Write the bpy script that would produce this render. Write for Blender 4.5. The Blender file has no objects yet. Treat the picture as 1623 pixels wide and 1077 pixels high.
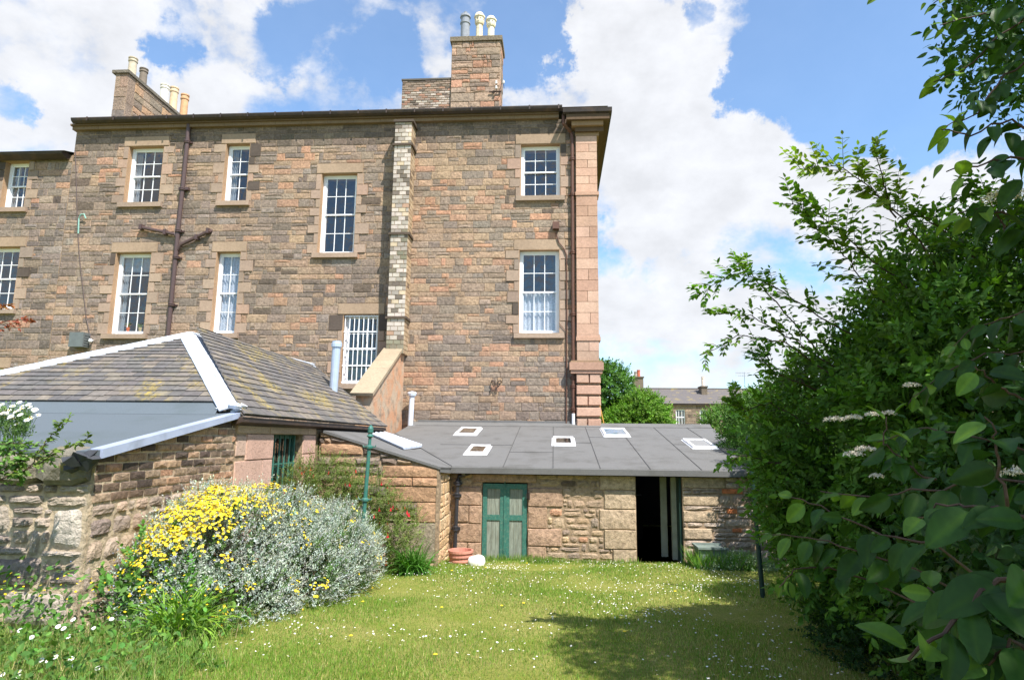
import bpy, math, random
import numpy as np
from mathutils import Vector, Matrix
R = random.Random(7)
NR = np.random.default_rng(11)
scene = bpy.context.scene
COL = scene.collection
rad = math.radians

# ------------------------------------------------------------ camera
FPX, CX, CY = 995.73, 811.5, 538.5
PITCH, ROLL, YAW = .15560632, .01064116, -.07062404
CAM = Vector((0, 0, 2.62))
_F = Vector((math.sin(YAW), math.cos(YAW), 0)); _R = Vector((math.cos(YAW), -math.sin(YAW), 0)); _U = Vector((0, 0, 1))
_F2 = _F*math.cos(PITCH)+_U*math.sin(PITCH); _U2 = _U*math.cos(PITCH)-_F*math.sin(PITCH)
_R3 = _R*math.cos(ROLL)+_U2*math.sin(ROLL); _U3 = _U2*math.cos(ROLL)-_R*math.sin(ROLL)
cd = bpy.data.cameras.new('camera'); cam = bpy.data.objects.new('camera', cd); COL.objects.link(cam)
cd.sensor_width = 36; cd.lens = FPX/1623*36; cd.clip_end = 2000; cd.clip_start = .05
m3 = Matrix((_R3, _U3, -_F2)).transposed()
cam.matrix_world = Matrix.Translation(CAM) @ m3.to_4x4()
scene.camera = cam

# ------------------------------------------------------------ light, sky, exposure
SUN = Vector((.37, -.44, .82)).normalized()
scene.view_settings.view_transform = 'Standard'; scene.view_settings.look = 'None'
scene.view_settings.exposure = .84; scene.view_settings.gamma = 1
sl = bpy.data.lights.new('sun', 'SUN'); sl.energy = 5.0; sl.angle = rad(.55); sl.color = (1, .955, .88)
so = bpy.data.objects.new('sun', sl); COL.objects.link(so); so.rotation_euler = SUN.to_track_quat('Z', 'Y').to_euler()
so.location = (8, -8, 20)
world = bpy.data.worlds.new('World'); scene.world = world; world.use_nodes = True
nt = world.node_tree; nt.nodes.clear(); N = nt.nodes; L = nt.links

def wn(t, **k):
    n = N.new(t)
    for a, b in k.items(): setattr(n, a, b)
    return n
def wmath(op, a, b=None, clamp=False):
    n = N.new('ShaderNodeMath'); n.operation = op; n.use_clamp = clamp
    for i, v in enumerate((a, b)):
        if v is None: continue
        if isinstance(v, (int, float)): n.inputs[i].default_value = v
        else: L.new(v, n.inputs[i])
    return n.outputs[0]
tc = wn('ShaderNodeTexCoord'); gen = tc.outputs['Generated']
sky = wn('ShaderNodeTexSky', sky_type='NISHITA', sun_disc=False)
sky.sun_elevation = math.asin(SUN.z); sky.sun_rotation = math.atan2(SUN.x, SUN.y)
sky.air_density = 1.0; sky.dust_density = .3; sky.ozone_density = 2.0
skyc = wn('ShaderNodeMix', data_type='RGBA', blend_type='MULTIPLY'); skyc.inputs[0].default_value = 1
L.new(sky.outputs[0], skyc.inputs[6]); skyc.inputs[7].default_value = (.105, .138, .155, 1)
# clouds: noise plus placed banks, all by direction on the sky sphere
def ray(px, py):
    return ((px-CX)*_R3+(CY-py)*_U3+FPX*_F2).normalized()
mp = wn('ShaderNodeMapping'); L.new(gen, mp.inputs[0]); mp.inputs['Scale'].default_value = (1, 1, 1.5)
n1 = wn('ShaderNodeTexNoise'); L.new(mp.outputs[0], n1.inputs['Vector'])
n1.inputs['Scale'].default_value = 4.2; n1.inputs['Detail'].default_value = 9; n1.inputs['Roughness'].default_value = .57; n1.inputs['Distortion'].default_value = .25
n2 = wn('ShaderNodeTexNoise'); L.new(mp.outputs[0], n2.inputs['Vector'])
n2.inputs['Scale'].default_value = 13; n2.inputs['Detail'].default_value = 6; n2.inputs['Roughness'].default_value = .6
dens = wmath('ADD', wmath('ADD', wmath('MULTIPLY', n1.outputs[0], 2.0), -.43), wmath('MULTIPLY', n2.outputs[0], .42))
# (px, py, radius px, weight): + cloud bank, - blue gap
BANKS = [(1020, 270, 70, -.16), (1170, 340, 70, -.14), (1290, 400, 60, -.14), (930, 60, 40, .1), (1420, 120, 90, -.3), (560, 60, 90, -.22), (300, 10, 70, -.25), (20, 330, 60, .1), (60, 110, 210, .22), (180, 60, 120, .16), (370, 95, 110, .34), (560, 150, 80, .28), (330, 150, 60, .12), (700, 40, 60, .16), (520, 20, 90, .10), (570, 30, 50, .1),
         (870, 160, 60, .3), (1030, 130, 130, .42), (985, 60, 60, .3), (1200, 200, 110, .40), (1090, 260, 140, .40), (1150, 400, 190, .18),
         (1330, 300, 110, .32), (1470, 300, 110, .34), (1320, 40, 80, .2), (1140, 15, 40, .2), (1000, 500, 110, .16), (1100, 560, 90, .05), (980, 330, 55, -.02), (690, 75, 40, .12),
         (280, 75, 42, -.36), (265, 20, 40, -.30), (400, 30, 60, -.12), (455, 70, 50, -.30), (620, 105, 60, -.26), (480, 30, 40, -.06), (10, 120, 26, -.3), (855, 50, 60, -.42), (830, 105, 45, -.3),
         (1080, 40, 22, -.25), (1190, 70, 75, -.30), (1330, 130, 130, -.55), (1420, 190, 60, -.35), (1250, 140, 60, -.22), (1300, 220, 40, -.16), (960, 390, 45, -.22), (1050, 420, 35, -.15), (1000, 440, 30, -.12)]
wob = wn('ShaderNodeTexNoise'); L.new(gen, wob.inputs['Vector']); wob.inputs['Scale'].default_value = 5; wob.inputs['Detail'].default_value = 7; wob.inputs['Roughness'].default_value = .65
wv = wn('ShaderNodeVectorMath', operation='SUBTRACT'); L.new(wob.outputs['Color'], wv.inputs[0]); wv.inputs[1].default_value = (.5, .5, .5)
wv2 = wn('ShaderNodeVectorMath', operation='SCALE'); L.new(wv.outputs[0], wv2.inputs[0]); wv2.inputs['Scale'].default_value = .26
wv3 = wn('ShaderNodeVectorMath', operation='ADD'); L.new(gen, wv3.inputs[0]); L.new(wv2.outputs[0], wv3.inputs[1])
wv4 = wn('ShaderNodeVectorMath', operation='NORMALIZE'); L.new(wv3.outputs[0], wv4.inputs[0]); gen2 = wv4.outputs[0]
tot = dens
for px, py, r, w in BANKS:
    d = ray(px, py)
    dp = wn('ShaderNodeVectorMath', operation='DOT_PRODUCT'); L.new(gen2, dp.inputs[0]); dp.inputs[1].default_value = d
    cr = math.cos(math.atan(r*1.35/FPX))
    mr = wn('ShaderNodeMapRange', interpolation_type='SMOOTHERSTEP'); L.new(dp.outputs['Value'], mr.inputs[0])
    mr.inputs[1].default_value = cr; mr.inputs[2].default_value = 1; mr.inputs[3].default_value = 0; mr.inputs[4].default_value = w
    tot = wmath('ADD', tot, mr.outputs[0])
cm = wn('ShaderNodeMapRange', interpolation_type='SMOOTHSTEP'); L.new(tot, cm.inputs[0])
cm.inputs[1].default_value = .68; cm.inputs[2].default_value = 1.06
shade = wn('ShaderNodeMapRange'); L.new(n2.outputs[0], shade.inputs[0])
shade.inputs[1].default_value = .3; shade.inputs[2].default_value = .7; shade.inputs[3].default_value = .9; shade.inputs[4].default_value = 1.1
cc = wn('ShaderNodeMix', data_type='RGBA', blend_type='MULTIPLY'); cc.inputs[0].default_value = 1
cc.inputs[6].default_value = (.51, .52, .545, 1); L.new(shade.outputs[0], cc.inputs[7])
mx = wn('ShaderNodeMix', data_type='RGBA'); L.new(wmath('ADD', wmath('MULTIPLY', cm.outputs[0], .86), .12), mx.inputs[0]); L.new(skyc.outputs[2], mx.inputs[6]); L.new(cc.outputs[2], mx.inputs[7])
bg = wn('ShaderNodeBackground'); L.new(mx.outputs[2], bg.inputs[0]); bg.inputs[1].default_value = 1.0
ow = wn('ShaderNodeOutputWorld'); L.new(bg.outputs[0], ow.inputs[0])

# ------------------------------------------------------------ helpers
def P(px, py, X=None, Y=None, Z=None):
    d = (px-CX)*_R3+(CY-py)*_U3+FPX*_F2
    i, v = (0, X) if X is not None else (1, Y) if Y is not None else (2, Z)
    return CAM+d*((v-CAM[i])/d[i])
def PP(px, py, p0, n):
    d = (px-CX)*_R3+(CY-py)*_U3+FPX*_F2; n = Vector(n)
    return CAM+d*(((Vector(p0)-CAM) @ n)/(d @ n))
def s(r, g, b):
    return tuple(((c/255)/12.92 if c < 11 else ((c/255+.055)/1.055)**2.4) for c in (r, g, b))
def jit(c, a=.1, rr=R):
    k = 1+rr.uniform(-a, a)
    return tuple(max(0, x*k*(1+rr.uniform(-a, a)*.25)) for x in c)

def link_parent(o, parent):
    COL.objects.link(o)
    if parent is not None:
        o.parent = parent; o.matrix_parent_inverse = Matrix.Translation(parent_origin(parent)).inverted()
def parent_origin(p):
    v = Vector(p.location) if p.type == 'EMPTY' or p.get('_own') else Vector((0, 0, 0))
    return v
def thing(name, label, cat, loc=(0, 0, 0), group=None):
    o = bpy.data.objects.new(name, None); COL.objects.link(o); o.location = loc; o.empty_display_size = .2
    o['label'] = label; o['category'] = cat
    if group: o['group'] = group
    return o
def tag(o, label=None, cat=None, group=None, kind=None):
    if label: o['label'] = label
    if cat: o['category'] = cat
    if group: o['group'] = group
    if kind: o['kind'] = kind
    return o

class MB:
    def __init__(s_): s_.v = []; s_.f = []; s_.c = []; s_.m = []
    def add(s_, vs, fs, col=(.5, .5, .5), mi=0):
        b = len(s_.v); s_.v += [tuple(v) for v in vs]
        if len(col) == len(vs) and not isinstance(col[0], (int, float)): s_.c += list(col)
        else: s_.c += [col]*len(vs)
        for f in fs: s_.f.append(tuple(b+i for i in f)); s_.m.append(mi)
    def hexa(s_, p, col=(.5, .5, .5), mi=0):   # p: 4 bottom (ccw from above) + 4 top
        s_.add(p, [(3, 2, 1, 0), (4, 5, 6, 7), (0, 1, 5, 4), (1, 2, 6, 5), (2, 3, 7, 6), (3, 0, 4, 7)], col, mi)
    def box(s_, a, b, col=(.5, .5, .5), mi=0):
        x0, x1 = sorted((a[0], b[0])); y0, y1 = sorted((a[1], b[1])); z0, z1 = sorted((a[2], b[2]))
        s_.hexa([(x0, y0, z0), (x1, y0, z0), (x1, y1, z0), (x0, y1, z0), (x0, y0, z1), (x1, y0, z1), (x1, y1, z1), (x0, y1, z1)], col, mi)
    def fbox(s_, fr, u0, u1, v0, v1, n0, n1, col=(.5, .5, .5), mi=0):   # box in a frame
        O, U, V, W = fr
        q = lambda u, v, n: O+U*u+V*v+W*n
        p = [q(u0, v0, n1), q(u1, v0, n1), q(u1, v0, n0), q(u0, v0, n0), q(u0, v1, n1), q(u1, v1, n1), q(u1, v1, n0), q(u0, v1, n0)]
        s_.hexa(p, col, mi)
    def prism(s_, fr, poly, n0, n1, col=(.5, .5, .5), mi=0):
        O, U, V, W = fr; k = len(poly)
        a = [O+U*x+V*y+W*n0 for x, y in poly]; b = [O+U*x+V*y+W*n1 for x, y in poly]
        s_.add(a+b, [tuple(range(k-1, -1, -1)), tuple(range(k, 2*k))]+[(i, (i+1) % k, k+(i+1) % k, k+i) for i in range(k)], col, mi)
    def tube(s_, pts, r, n=8, col=(.5, .5, .5), mi=0, cap=True):
        pts = [Vector(p) for p in pts]; k = len(pts); rs = r if isinstance(r, (list, tuple)) else [r]*k
        ring = []; up = Vector((0, 0, 1))
        prev = None
        for i, p in enumerate(pts):
            t = (pts[min(i+1, k-1)]-pts[max(i-1, 0)]).normalized()
            if prev is None:
                a = t.cross(up);
                if a.length < .1: a = t.cross(Vector((1, 0, 0)))
            else: a = prev-t*(prev @ t)
            a.normalize(); b = t.cross(a); prev = a
            ring += [p+(a*math.cos(2*math.pi*j/n)+b*math.sin(2*math.pi*j/n))*rs[i] for j in range(n)]
        fs = [(i*n+j, i*n+(j+1) % n, (i+1)*n+(j+1) % n, (i+1)*n+j) for i in range(k-1) for j in range(n)]
        if cap: fs += [tuple(range(n-1, -1, -1)), tuple((k-1)*n+j for j in range(n))]
        s_.add(ring, fs, col, mi)
    def lathe(s_, c, prof, n=16, col=(.5, .5, .5), mi=0, axis=(0, 0, 1)):
        ax = Vector(axis).normalized(); a = ax.cross(Vector((1, .01, 0))).normalized(); b = ax.cross(a); c = Vector(c)
        vs = [c+ax*z+(a*math.cos(2*math.pi*j/n)+b*math.sin(2*math.pi*j/n))*r for r, z in prof for j in range(n)]
        k = len(prof)
        fs = [(i*n+j, i*n+(j+1) % n, (i+1)*n+(j+1) % n, (i+1)*n+j) for i in range(k-1) for j in range(n)]
        fs += [tuple(range(n-1, -1, -1)), tuple((k-1)*n+j for j in range(n))]
        s_.add(vs, fs, col, mi)
    def build(s_, name, mats, parent=None, smooth=False):
        me = bpy.data.meshes.new(name); me.from_pydata(s_.v, [], s_.f)
        if not isinstance(mats, (list, tuple)): mats = [mats]
        for m in mats: me.materials.append(m)
        me.polygons.foreach_set('material_index', s_.m)
        ca = me.color_attributes.new('Col', 'FLOAT_COLOR', 'POINT')
        arr = np.ones((len(s_.v), 4), np.float32); arr[:, :3] = np.array(s_.c, np.float32).reshape(-1, 3); ca.data.foreach_set('color', arr.ravel())
        me.polygons.foreach_set('use_smooth', [smooth]*len(s_.f)); me.update()
        o = bpy.data.objects.new(name, me); link_parent(o, parent)
        return o

def build_np(name, V, F, C, mats, parent=None, smooth=False, mi=None):
    me = bpy.data.meshes.new(name); k = F.shape[1]
    me.vertices.add(len(V)); me.vertices.foreach_set('co', V.astype(np.float32).ravel())
    me.loops.add(F.size); me.loops.foreach_set('vertex_index', F.astype(np.int32).ravel())
    me.polygons.add(len(F)); me.polygons.foreach_set('loop_start', np.arange(0, F.size, k, dtype=np.int32))
    me.update(calc_edges=True)
    if not isinstance(mats, (list, tuple)): mats = [mats]
    for m in mats: me.materials.append(m)
    if mi is not None: me.polygons.foreach_set('material_index', mi.astype(np.int32))
    me.polygons.foreach_set('use_smooth', np.full(len(F), smooth))
    ca = me.color_attributes.new('Col', 'FLOAT_COLOR', 'POINT')
    arr = np.ones((len(V), 4), np.float32); arr[:, :3] = C; ca.data.foreach_set('color', arr.ravel())
    me.validate(); o = bpy.data.objects.new(name, me); link_parent(o, parent)
    return o

# ------------------------------------------------------------ materials
def newmat(name):
    m = bpy.data.materials.new(name); m.use_nodes = True; t = m.node_tree; b = t.nodes['Principled BSDF']
    return m, t, b
def nd(t, ty, **k):
    n = t.nodes.new(ty)
    for a, b in k.items(): setattr(n, a, b)
    return n
def noise(t, co, scale, detail=5, rough=.6, dist=0):
    n = nd(t, 'ShaderNodeTexNoise'); t.links.new(co, n.inputs['Vector'])
    n.inputs['Scale'].default_value = scale; n.inputs['Detail'].default_value = detail; n.inputs['Roughness'].default_value = rough; n.inputs['Distortion'].default_value = dist
    return n.outputs[0]
def mrange(t, x, a, b, c, d):
    n = nd(t, 'ShaderNodeMapRange'); t.links.new(x, n.inputs[0])
    for i, v in enumerate((a, b, c, d)): n.inputs[i+1].default_value = v
    return n.outputs[0]
def mixc(t, fac, a, b, mode='MIX'):
    n = nd(t, 'ShaderNodeMix', data_type='RGBA', blend_type=mode)
    for i, v in ((0, fac), (6, a), (7, b)):
        if isinstance(v, (int, float)): n.inputs[i].default_value = v
        elif isinstance(v, tuple): n.inputs[i].default_value = v if len(v) == 4 else v+(1,)
        else: t.links.new(v, n.inputs[i])
    return n.outputs[2]
def coords(t): return nd(t, 'ShaderNodeTexCoord').outputs['Object']
def bumpn(t, b, h, strength, dist):
    n = nd(t, 'ShaderNodeBump'); t.links.new(h, n.inputs['Height']); n.inputs['Strength'].default_value = strength; n.inputs['Distance'].default_value = dist
    t.links.new(n.outputs[0], b.inputs['Normal'])

def stone_mat(name, sc=9, bump=.03, var=.45, pits=0, soot=False, rough=.92):
    m, t, b = newmat(name); co = coords(t)
    col = nd(t, 'ShaderNodeAttribute', attribute_name='Col').outputs['Color']
    a = noise(t, co, sc, 8, .65); f = noise(t, co, sc*5, 4, .6); big = noise(t, co, .7, 3, .6)
    k = mrange(t, a, .3, .7, 1-var, 1+var*.75)
    col = mixc(t, 1.0, col, k, 'MULTIPLY')
    col = mixc(t, 1.0, col, mrange(t, big, .3, .7, .86, 1.12), 'MULTIPLY')
    col = mixc(t, mrange(t, f, .56, .66, 0, .35), col, (.06, .052, .045), 'MIX')
    if soot:
        mpn = nd(t, 'ShaderNodeMapping'); t.links.new(co, mpn.inputs[0]); mpn.inputs['Scale'].default_value = (1, 1, .35)
        col = mixc(t, mrange(t, noise(t, mpn.outputs[0], 1.6, 7, .68, .5), .54, .76, 0, .5), col, s(98, 90, 84))
        col = mixc(t, mrange(t, noise(t, co, 30, 4, .7), .55, .7, 0, .5), col, s(84, 74, 64))
    h = nd(t, 'ShaderNodeMath', operation='ADD'); t.links.new(a, h.inputs[0]); hm = nd(t, 'ShaderNodeMath', operation='MULTIPLY'); t.links.new(f, hm.inputs[0]); hm.inputs[1].default_value = .35; t.links.new(hm.outputs[0], h.inputs[1])
    hh = h.outputs[0]
    if pits:
        v = nd(t, 'ShaderNodeTexVoronoi'); t.links.new(co, v.inputs['Vector']); v.inputs['Scale'].default_value = pits
        pm = mrange(t, v.outputs['Distance'], .12, .3, 0, 1)
        ph = nd(t, 'ShaderNodeMath', operation='ADD'); t.links.new(hh, ph.inputs[0]); t.links.new(pm, ph.inputs[1]); hh = ph.outputs[0]
        col = mixc(t, mrange(t, v.outputs['Distance'], .1, .22, .75, 0), col, (.07, .05, .04))
    t.links.new(col, b.inputs['Base Color']); b.inputs['Roughness'].default_value = rough; b.inputs['Specular IOR Level'].default_value = .2
    bumpn(t, b, hh, 1, bump)
    return m
def plain(name, col, rough=.6, metal=0, sc=6, var=.12, bump=0, spec=.5, attr=False, dirt=None, dirtamt=.4, dsc=3, streak=False):
    m, t, b = newmat(name); co = coords(t)
    if streak:
        mpn = nd(t, 'ShaderNodeMapping'); t.links.new(co, mpn.inputs[0]); mpn.inputs['Scale'].default_value = (1, 1, .15); co2 = mpn.outputs[0]
    else: co2 = co
    c = nd(t, 'ShaderNodeAttribute', attribute_name='Col').outputs['Color'] if attr else col
    a = noise(t, co2, sc, 6, .6)
    c = mixc(t, 1.0, c, mrange(t, a, .3, .7, 1-var, 1+var), 'MULTIPLY')
    if dirt: c = mixc(t, mrange(t, noise(t, co2, dsc, 7, .65), .5, .68, 0, dirtamt), c, dirt)
    t.links.new(c, b.inputs['Base Color']); b.inputs['Roughness'].default_value = rough; b.inputs['Metallic'].default_value = metal; b.inputs['Specular IOR Level'].default_value = spec
    if bump: bumpn(t, b, a, 1, bump)
    return m
def leaf_mat(name, trans=.45, rough=.5, spec=.35, veins=False):
    m, t, b = newmat(name)
    c = nd(t, 'ShaderNodeAttribute', attribute_name='Col').outputs['Color']; co = coords(t)
    c = mixc(t, 1.0, c, mrange(t, noise(t, co, 30, 3), .3, .7, .82, 1.18), 'MULTIPLY')
    t.links.new(c, b.inputs['Base Color']); b.inputs['Roughness'].default_value = rough; b.inputs['Specular IOR Level'].default_value = spec
    tr = nd(t, 'ShaderNodeBsdfTranslucent'); t.links.new(mixc(t, 1.0, c, (1.25, 1.5, .45, 1), 'MULTIPLY'), tr.inputs[0])
    ms = nd(t, 'ShaderNodeMixShader'); ms.inputs[0].default_value = trans
    t.links.new(b.outputs[0], ms.inputs[1]); t.links.new(tr.outputs[0], ms.inputs[2])
    t.links.new(ms.outputs[0], t.nodes['Material Output'].inputs[0])
    return m
def glass_mat(name, tint=(.55, .6, .62), refl=.14):
    m, t, b = newmat(name); t.nodes.remove(b)
    tr = nd(t, 'ShaderNodeBsdfTransparent'); tr.inputs[0].default_value = tint+(1,)
    gl = nd(t, 'ShaderNodeBsdfGlossy'); gl.inputs['Roughness'].default_value = .03; gl.inputs[0].default_value = (.82, .8, .78, 1)
    bn = nd(t, 'ShaderNodeBump'); t.links.new(noise(t, coords(t), 2.2, 2), bn.inputs['Height']); bn.inputs['Distance'].default_value = .02; t.links.new(bn.outputs[0], gl.inputs['Normal'])
    lw = nd(t, 'ShaderNodeLayerWeight'); lw.inputs[0].default_value = .5; fr = nd(t, 'ShaderNodeMath', operation='POWER'); t.links.new(lw.outputs['Facing'], fr.inputs[0]); fr.inputs[1].default_value = 3.0
    fa = nd(t, 'ShaderNodeMath', operation='ADD'); t.links.new(fr.outputs[0], fa.inputs[0]); fa.inputs[1].default_value = refl
    ms = nd(t, 'ShaderNodeMixShader'); t.links.new(fa.outputs[0], ms.inputs[0]); t.links.new(tr.outputs[0], ms.inputs[1]); t.links.new(gl.outputs[0], ms.inputs[2])
    t.links.new(ms.outputs[0], t.nodes['Material Output'].inputs[0])
    return m

M_rub = stone_mat('rubble_sandstone', 12, .03, .42, soot=True)
M_ash = stone_mat('dressed_sandstone', 14, .006, .16)
M_pit = stone_mat('droved_sandstone', 20, .008, .15, pits=34)
M_rough = stone_mat('rock_faced_stone', 14, .045, .32)
M_gard = stone_mat('garden_wall_stone', 11, .05, .34)
M_mort = plain('lime_mortar', s(150, 128, 104), .95, sc=14, var=.35, bump=.02, dirt=s(70, 60, 50), dirtamt=.6, dsc=9)
M_mortp = plain('pale_mortar', s(176, 158, 134), .95, sc=14, var=.3, bump=.03, dirt=s(110, 95, 75), dirtamt=.6, dsc=9)
M_white = plain('white_paint', s(232, 233, 236), .45, sc=8, var=.04)
M_lead = plain('pale_painted_flashing', s(205, 212, 225), .5, sc=5, var=.08, bump=.004, dirt=s(140, 146, 156), dirtamt=.65, dsc=5)
M_grey = plain('grey_metal', s(130, 136, 146), .45, metal=.3, sc=10, var=.1)
M_pipe = plain('painted_iron_pipe', s(78, 60, 58), .5, sc=20, var=.2)
M_rust = plain('rusty_brown_pipe', s(92, 60, 46), .6, sc=15, var=.3)
M_gutter = plain('dark_gutter', s(52, 42, 38), .6, sc=6, var=.3, dirt=s(95, 72, 52), dirtamt=.5, dsc=2)
M_green = plain('green_paint', s(48, 102, 90), .6, sc=14, var=.2, dirt=s(112, 128, 108), dirtamt=.6, dsc=22)
M_pole = plain('green_pole_paint', s(50, 108, 98), .45, sc=14, var=.12, dirt=s(130, 95, 70), dirtamt=.4, dsc=30)
M_dpole = plain('dark_green_pole_paint', s(24, 52, 45), .5, sc=14, var=.12)
M_board = plain('weathered_board', s(128, 134, 122), .85, sc=30, var=.3, bump=.004, dirt=s(96, 92, 76), dirtamt=.7, dsc=18, streak=True)
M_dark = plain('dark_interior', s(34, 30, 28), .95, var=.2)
M_felt = plain('roofing_felt', s(102, 101, 100), .93, sc=60, var=.22, bump=.003, dirt=s(76, 74, 70), dirtamt=.55, dsc=1.6)
M_tar = plain('felt_seam', s(66, 66, 66), .85, var=.2)
M_felt2 = plain('green_grey_felt', s(86, 95, 102), .93, sc=90, var=.14, bump=.002, dirt=s(74, 84, 86), dirtamt=.5, dsc=1.5)
M_verge = plain('verge_metal', s(160, 170, 194), .4, sc=4, var=.08, dirt=s(120, 126, 140), dirtamt=.5)
M_lace = plain('lace_curtain', s(196, 202, 212), .9, sc=24, var=.35)
M_curt = plain('drawn_curtain', s(150, 158, 165), .9, sc=10, var=.2)
M_terra = plain('terracotta', s(190, 128, 110), .8, sc=20, var=.15)
M_glass = glass_mat('window_glass', (.84, .85, .86), .13)
M_glass2 = glass_mat('skylight_glass', (.5, .55, .6), .32)
M_bark = plain('bark', s(92, 74, 60), .9, sc=30, var=.35, bump=.004)
M_twig = plain('red_brown_twig', s(74, 54, 42), .8, sc=30, var=.25)
M_leaf = leaf_mat('leaf', .3, .55, .22)
M_sil = leaf_mat('silver_leaf', .12, .7, .2)
M_big = leaf_mat('broad_leaf', .28, .5, .22)
M_pet = plain('petals', (1, 1, 1), .6, var=.08, attr=True)
M_pot = plain('clay_chimney_pot', (1, 1, 1), .8, sc=7, var=.2, attr=True)

def slate_mat():
    m, t, b = newmat('slate'); co = coords(t)
    c = nd(t, 'ShaderNodeAttribute', attribute_name='Col').outputs['Color']
    c = mixc(t, 1.0, c, mrange(t, noise(t, co, 12, 5), .3, .7, .75, 1.25), 'MULTIPLY')
    mask = mrange(t, noise(t, co, 1.3, 6, .62, .4), .53, .66, 0, 1)
    f = nd(t, 'ShaderNodeMath', operation='MULTIPLY'); t.links.new(mask, f.inputs[0]); t.links.new(mrange(t, noise(t, co, 16, 5), .42, .6, 0, .75), f.inputs[1])
    c = mixc(t, f.outputs[0], c, s(168, 146, 60))
    t.links.new(c, b.inputs['Base Color']); b.inputs['Roughness'].default_value = .8
    bumpn(t, b, noise(t, co, 25, 5), 1, .006)
    return m
M_slate = slate_mat()

# ------------------------------------------------------------ masonry generator
XU, ZU = Vector((1, 0, 0)), Vector((0, 0, 1))
def frame(O, U, V): U = Vector(U).normalized(); V = Vector(V).normalized(); return (Vector(O), U, V, U.cross(V))
def clip(poly, hp):
    for a, b, c in hp:    # keep a*u+b*v<=c
        out = []
        for i in range(len(poly)):
            p, q = poly[i], poly[(i+1) % len(poly)]; dp = a*p[0]+b*p[1]-c; dq = a*q[0]+b*q[1]-c
            if dp <= 0: out.append(p)
            if dp*dq < 0: t = dp/(dp-dq); out.append((p[0]+(q[0]-p[0])*t, p[1]+(q[1]-p[1])*t))
        poly = out
        if len(poly) < 3: return []
    return poly
def cut(rects, ex):
    for (a0, a1, b0, b1) in ex:
        out = []
        for (u0, u1, v0, v1) in rects:
            if a0 >= u1 or a1 <= u0 or b0 >= v1 or b1 <= v0: out.append((u0, u1, v0, v1)); continue
            m0, m1 = max(v0, b0), min(v1, b1)
            if v0 < b0: out.append((u0, u1, v0, b0))
            if v1 > b1: out.append((u0, u1, b1, v1))
            if u0 < a0: out.append((u0, a0, m0, m1))
            if u1 > a1: out.append((a1, u1, m0, m1))
        rects = out
    return rects
def courses(u0, u1, v0, v1, hr, wr, ex=(), split=.24, rr=R):
    res = []; v = v0
    while v < v1-.01:
        h = rr.uniform(*hr)
        if v1-v-h < hr[0]*.7: h = v1-v
        u = u0-rr.uniform(0, wr[0])
        while u < u1:
            w = rr.uniform(*wr)*(.6+.4*h/hr[1]) if rr.random() > .12 else wr[0]*.6
            a, b = max(u, u0), min(u+w, u1)
            if b-a > .04:
                if rr.random() < split and h > hr[0]*1.4:
                    k = rr.uniform(.3, .7)*h
                    if rr.random() < .5: cand = [(a, b, v, v+k), (a, b, v+k, v+h)]
                    else: mm = (a+b)/2+rr.uniform(-.1, .1)*(b-a); cand = [(a, b, v, v+k), (a, mm, v+k, v+h), (mm, b, v+k, v+h)]
                else: cand = [(a, b, v, v+h)]
                res += cut(cand, ex)
            u += w
        v += h
    return [r for r in res if r[1]-r[0] > .035 and r[3]-r[2] > .025]
def emit(mb, fr, rects, colf, depth=.03, gap=.012, bev=.012, hp=(), rough=0, mi=0, rr=R, base=0, wob=0, uneven=.012):
    O, U, V, W = fr
    for r in rects:
        if isinstance(r[0], tuple): poly = list(r)
        else:
            u0, u1, v0, v1 = r; poly = [(u0, v0), (u1, v0), (u1, v1), (u0, v1)]
        poly = clip(poly, hp)
        if len(poly) < 3: continue
        cu = sum(p[0] for p in poly)/len(poly); cv = sum(p[1] for p in poly)/len(poly)
        w = max(p[0] for p in poly)-min(p[0] for p in poly); h = max(p[1] for p in poly)-min(p[1] for p in poly)
        if w < gap*2.2 or h < gap*2.2: continue
        if wob: poly = [(p[0]+rr.uniform(-wob, wob)*w, p[1]+rr.uniform(-wob, wob)*h) for p in poly]
        # add midpoints on long edges for a wobbly outline
        if rough:
            pp = []
            for i, p in enumerate(poly):
                q = poly[(i+1) % len(poly)]; pp.append(p); l = math.hypot(q[0]-p[0], q[1]-p[1]); k = 3 if l > .5 else 2 if l > .22 else 1
                for j in range(1, k): tt = j/k; pp.append((p[0]+(q[0]-p[0])*tt, p[1]+(q[1]-p[1])*tt))
            poly = pp
        def ins(p, g):
            su = max(0, 1-2*g/w); sv = max(0, 1-2*g/h)
            return (cu+(p[0]-cu)*su, cv+(p[1]-cv)*sv)
        k = len(poly); jg = gap*rr.uniform(.7, 1.3)*.5; dd = depth+rr.uniform(-uneven, uneven)
        a = []; b = []
        for p in poly:
            x, y = ins(p, jg)
            if rough: x += rr.uniform(-1, 1)*rough*.5; y += rr.uniform(-1, 1)*rough*.4
            a.append(O+U*x+V*y+W*base)
            x2, y2 = ins(p, jg+bev*rr.uniform(.7, 1.5))
            if rough: x2 += rr.uniform(-1, 1)*rough*.5; y2 += rr.uniform(-1, 1)*rough*.4
            b.append(O+U*x2+V*y2+W*(base+dd*(1-.25*rr.random() if rough else 1)))
        c = O+U*cu+V*cv+W*(base+dd*(1+(.5*rr.random() if rough else 0)))
        fs = [(i, (i+1) % k, k+(i+1) % k, k+i) for i in range(k)]+[(k+i, k+(i+1) % k, 2*k) for i in range(k)]
        mb.add(a+b+[c], fs, colf(cu, cv, w*h), mi)
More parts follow.
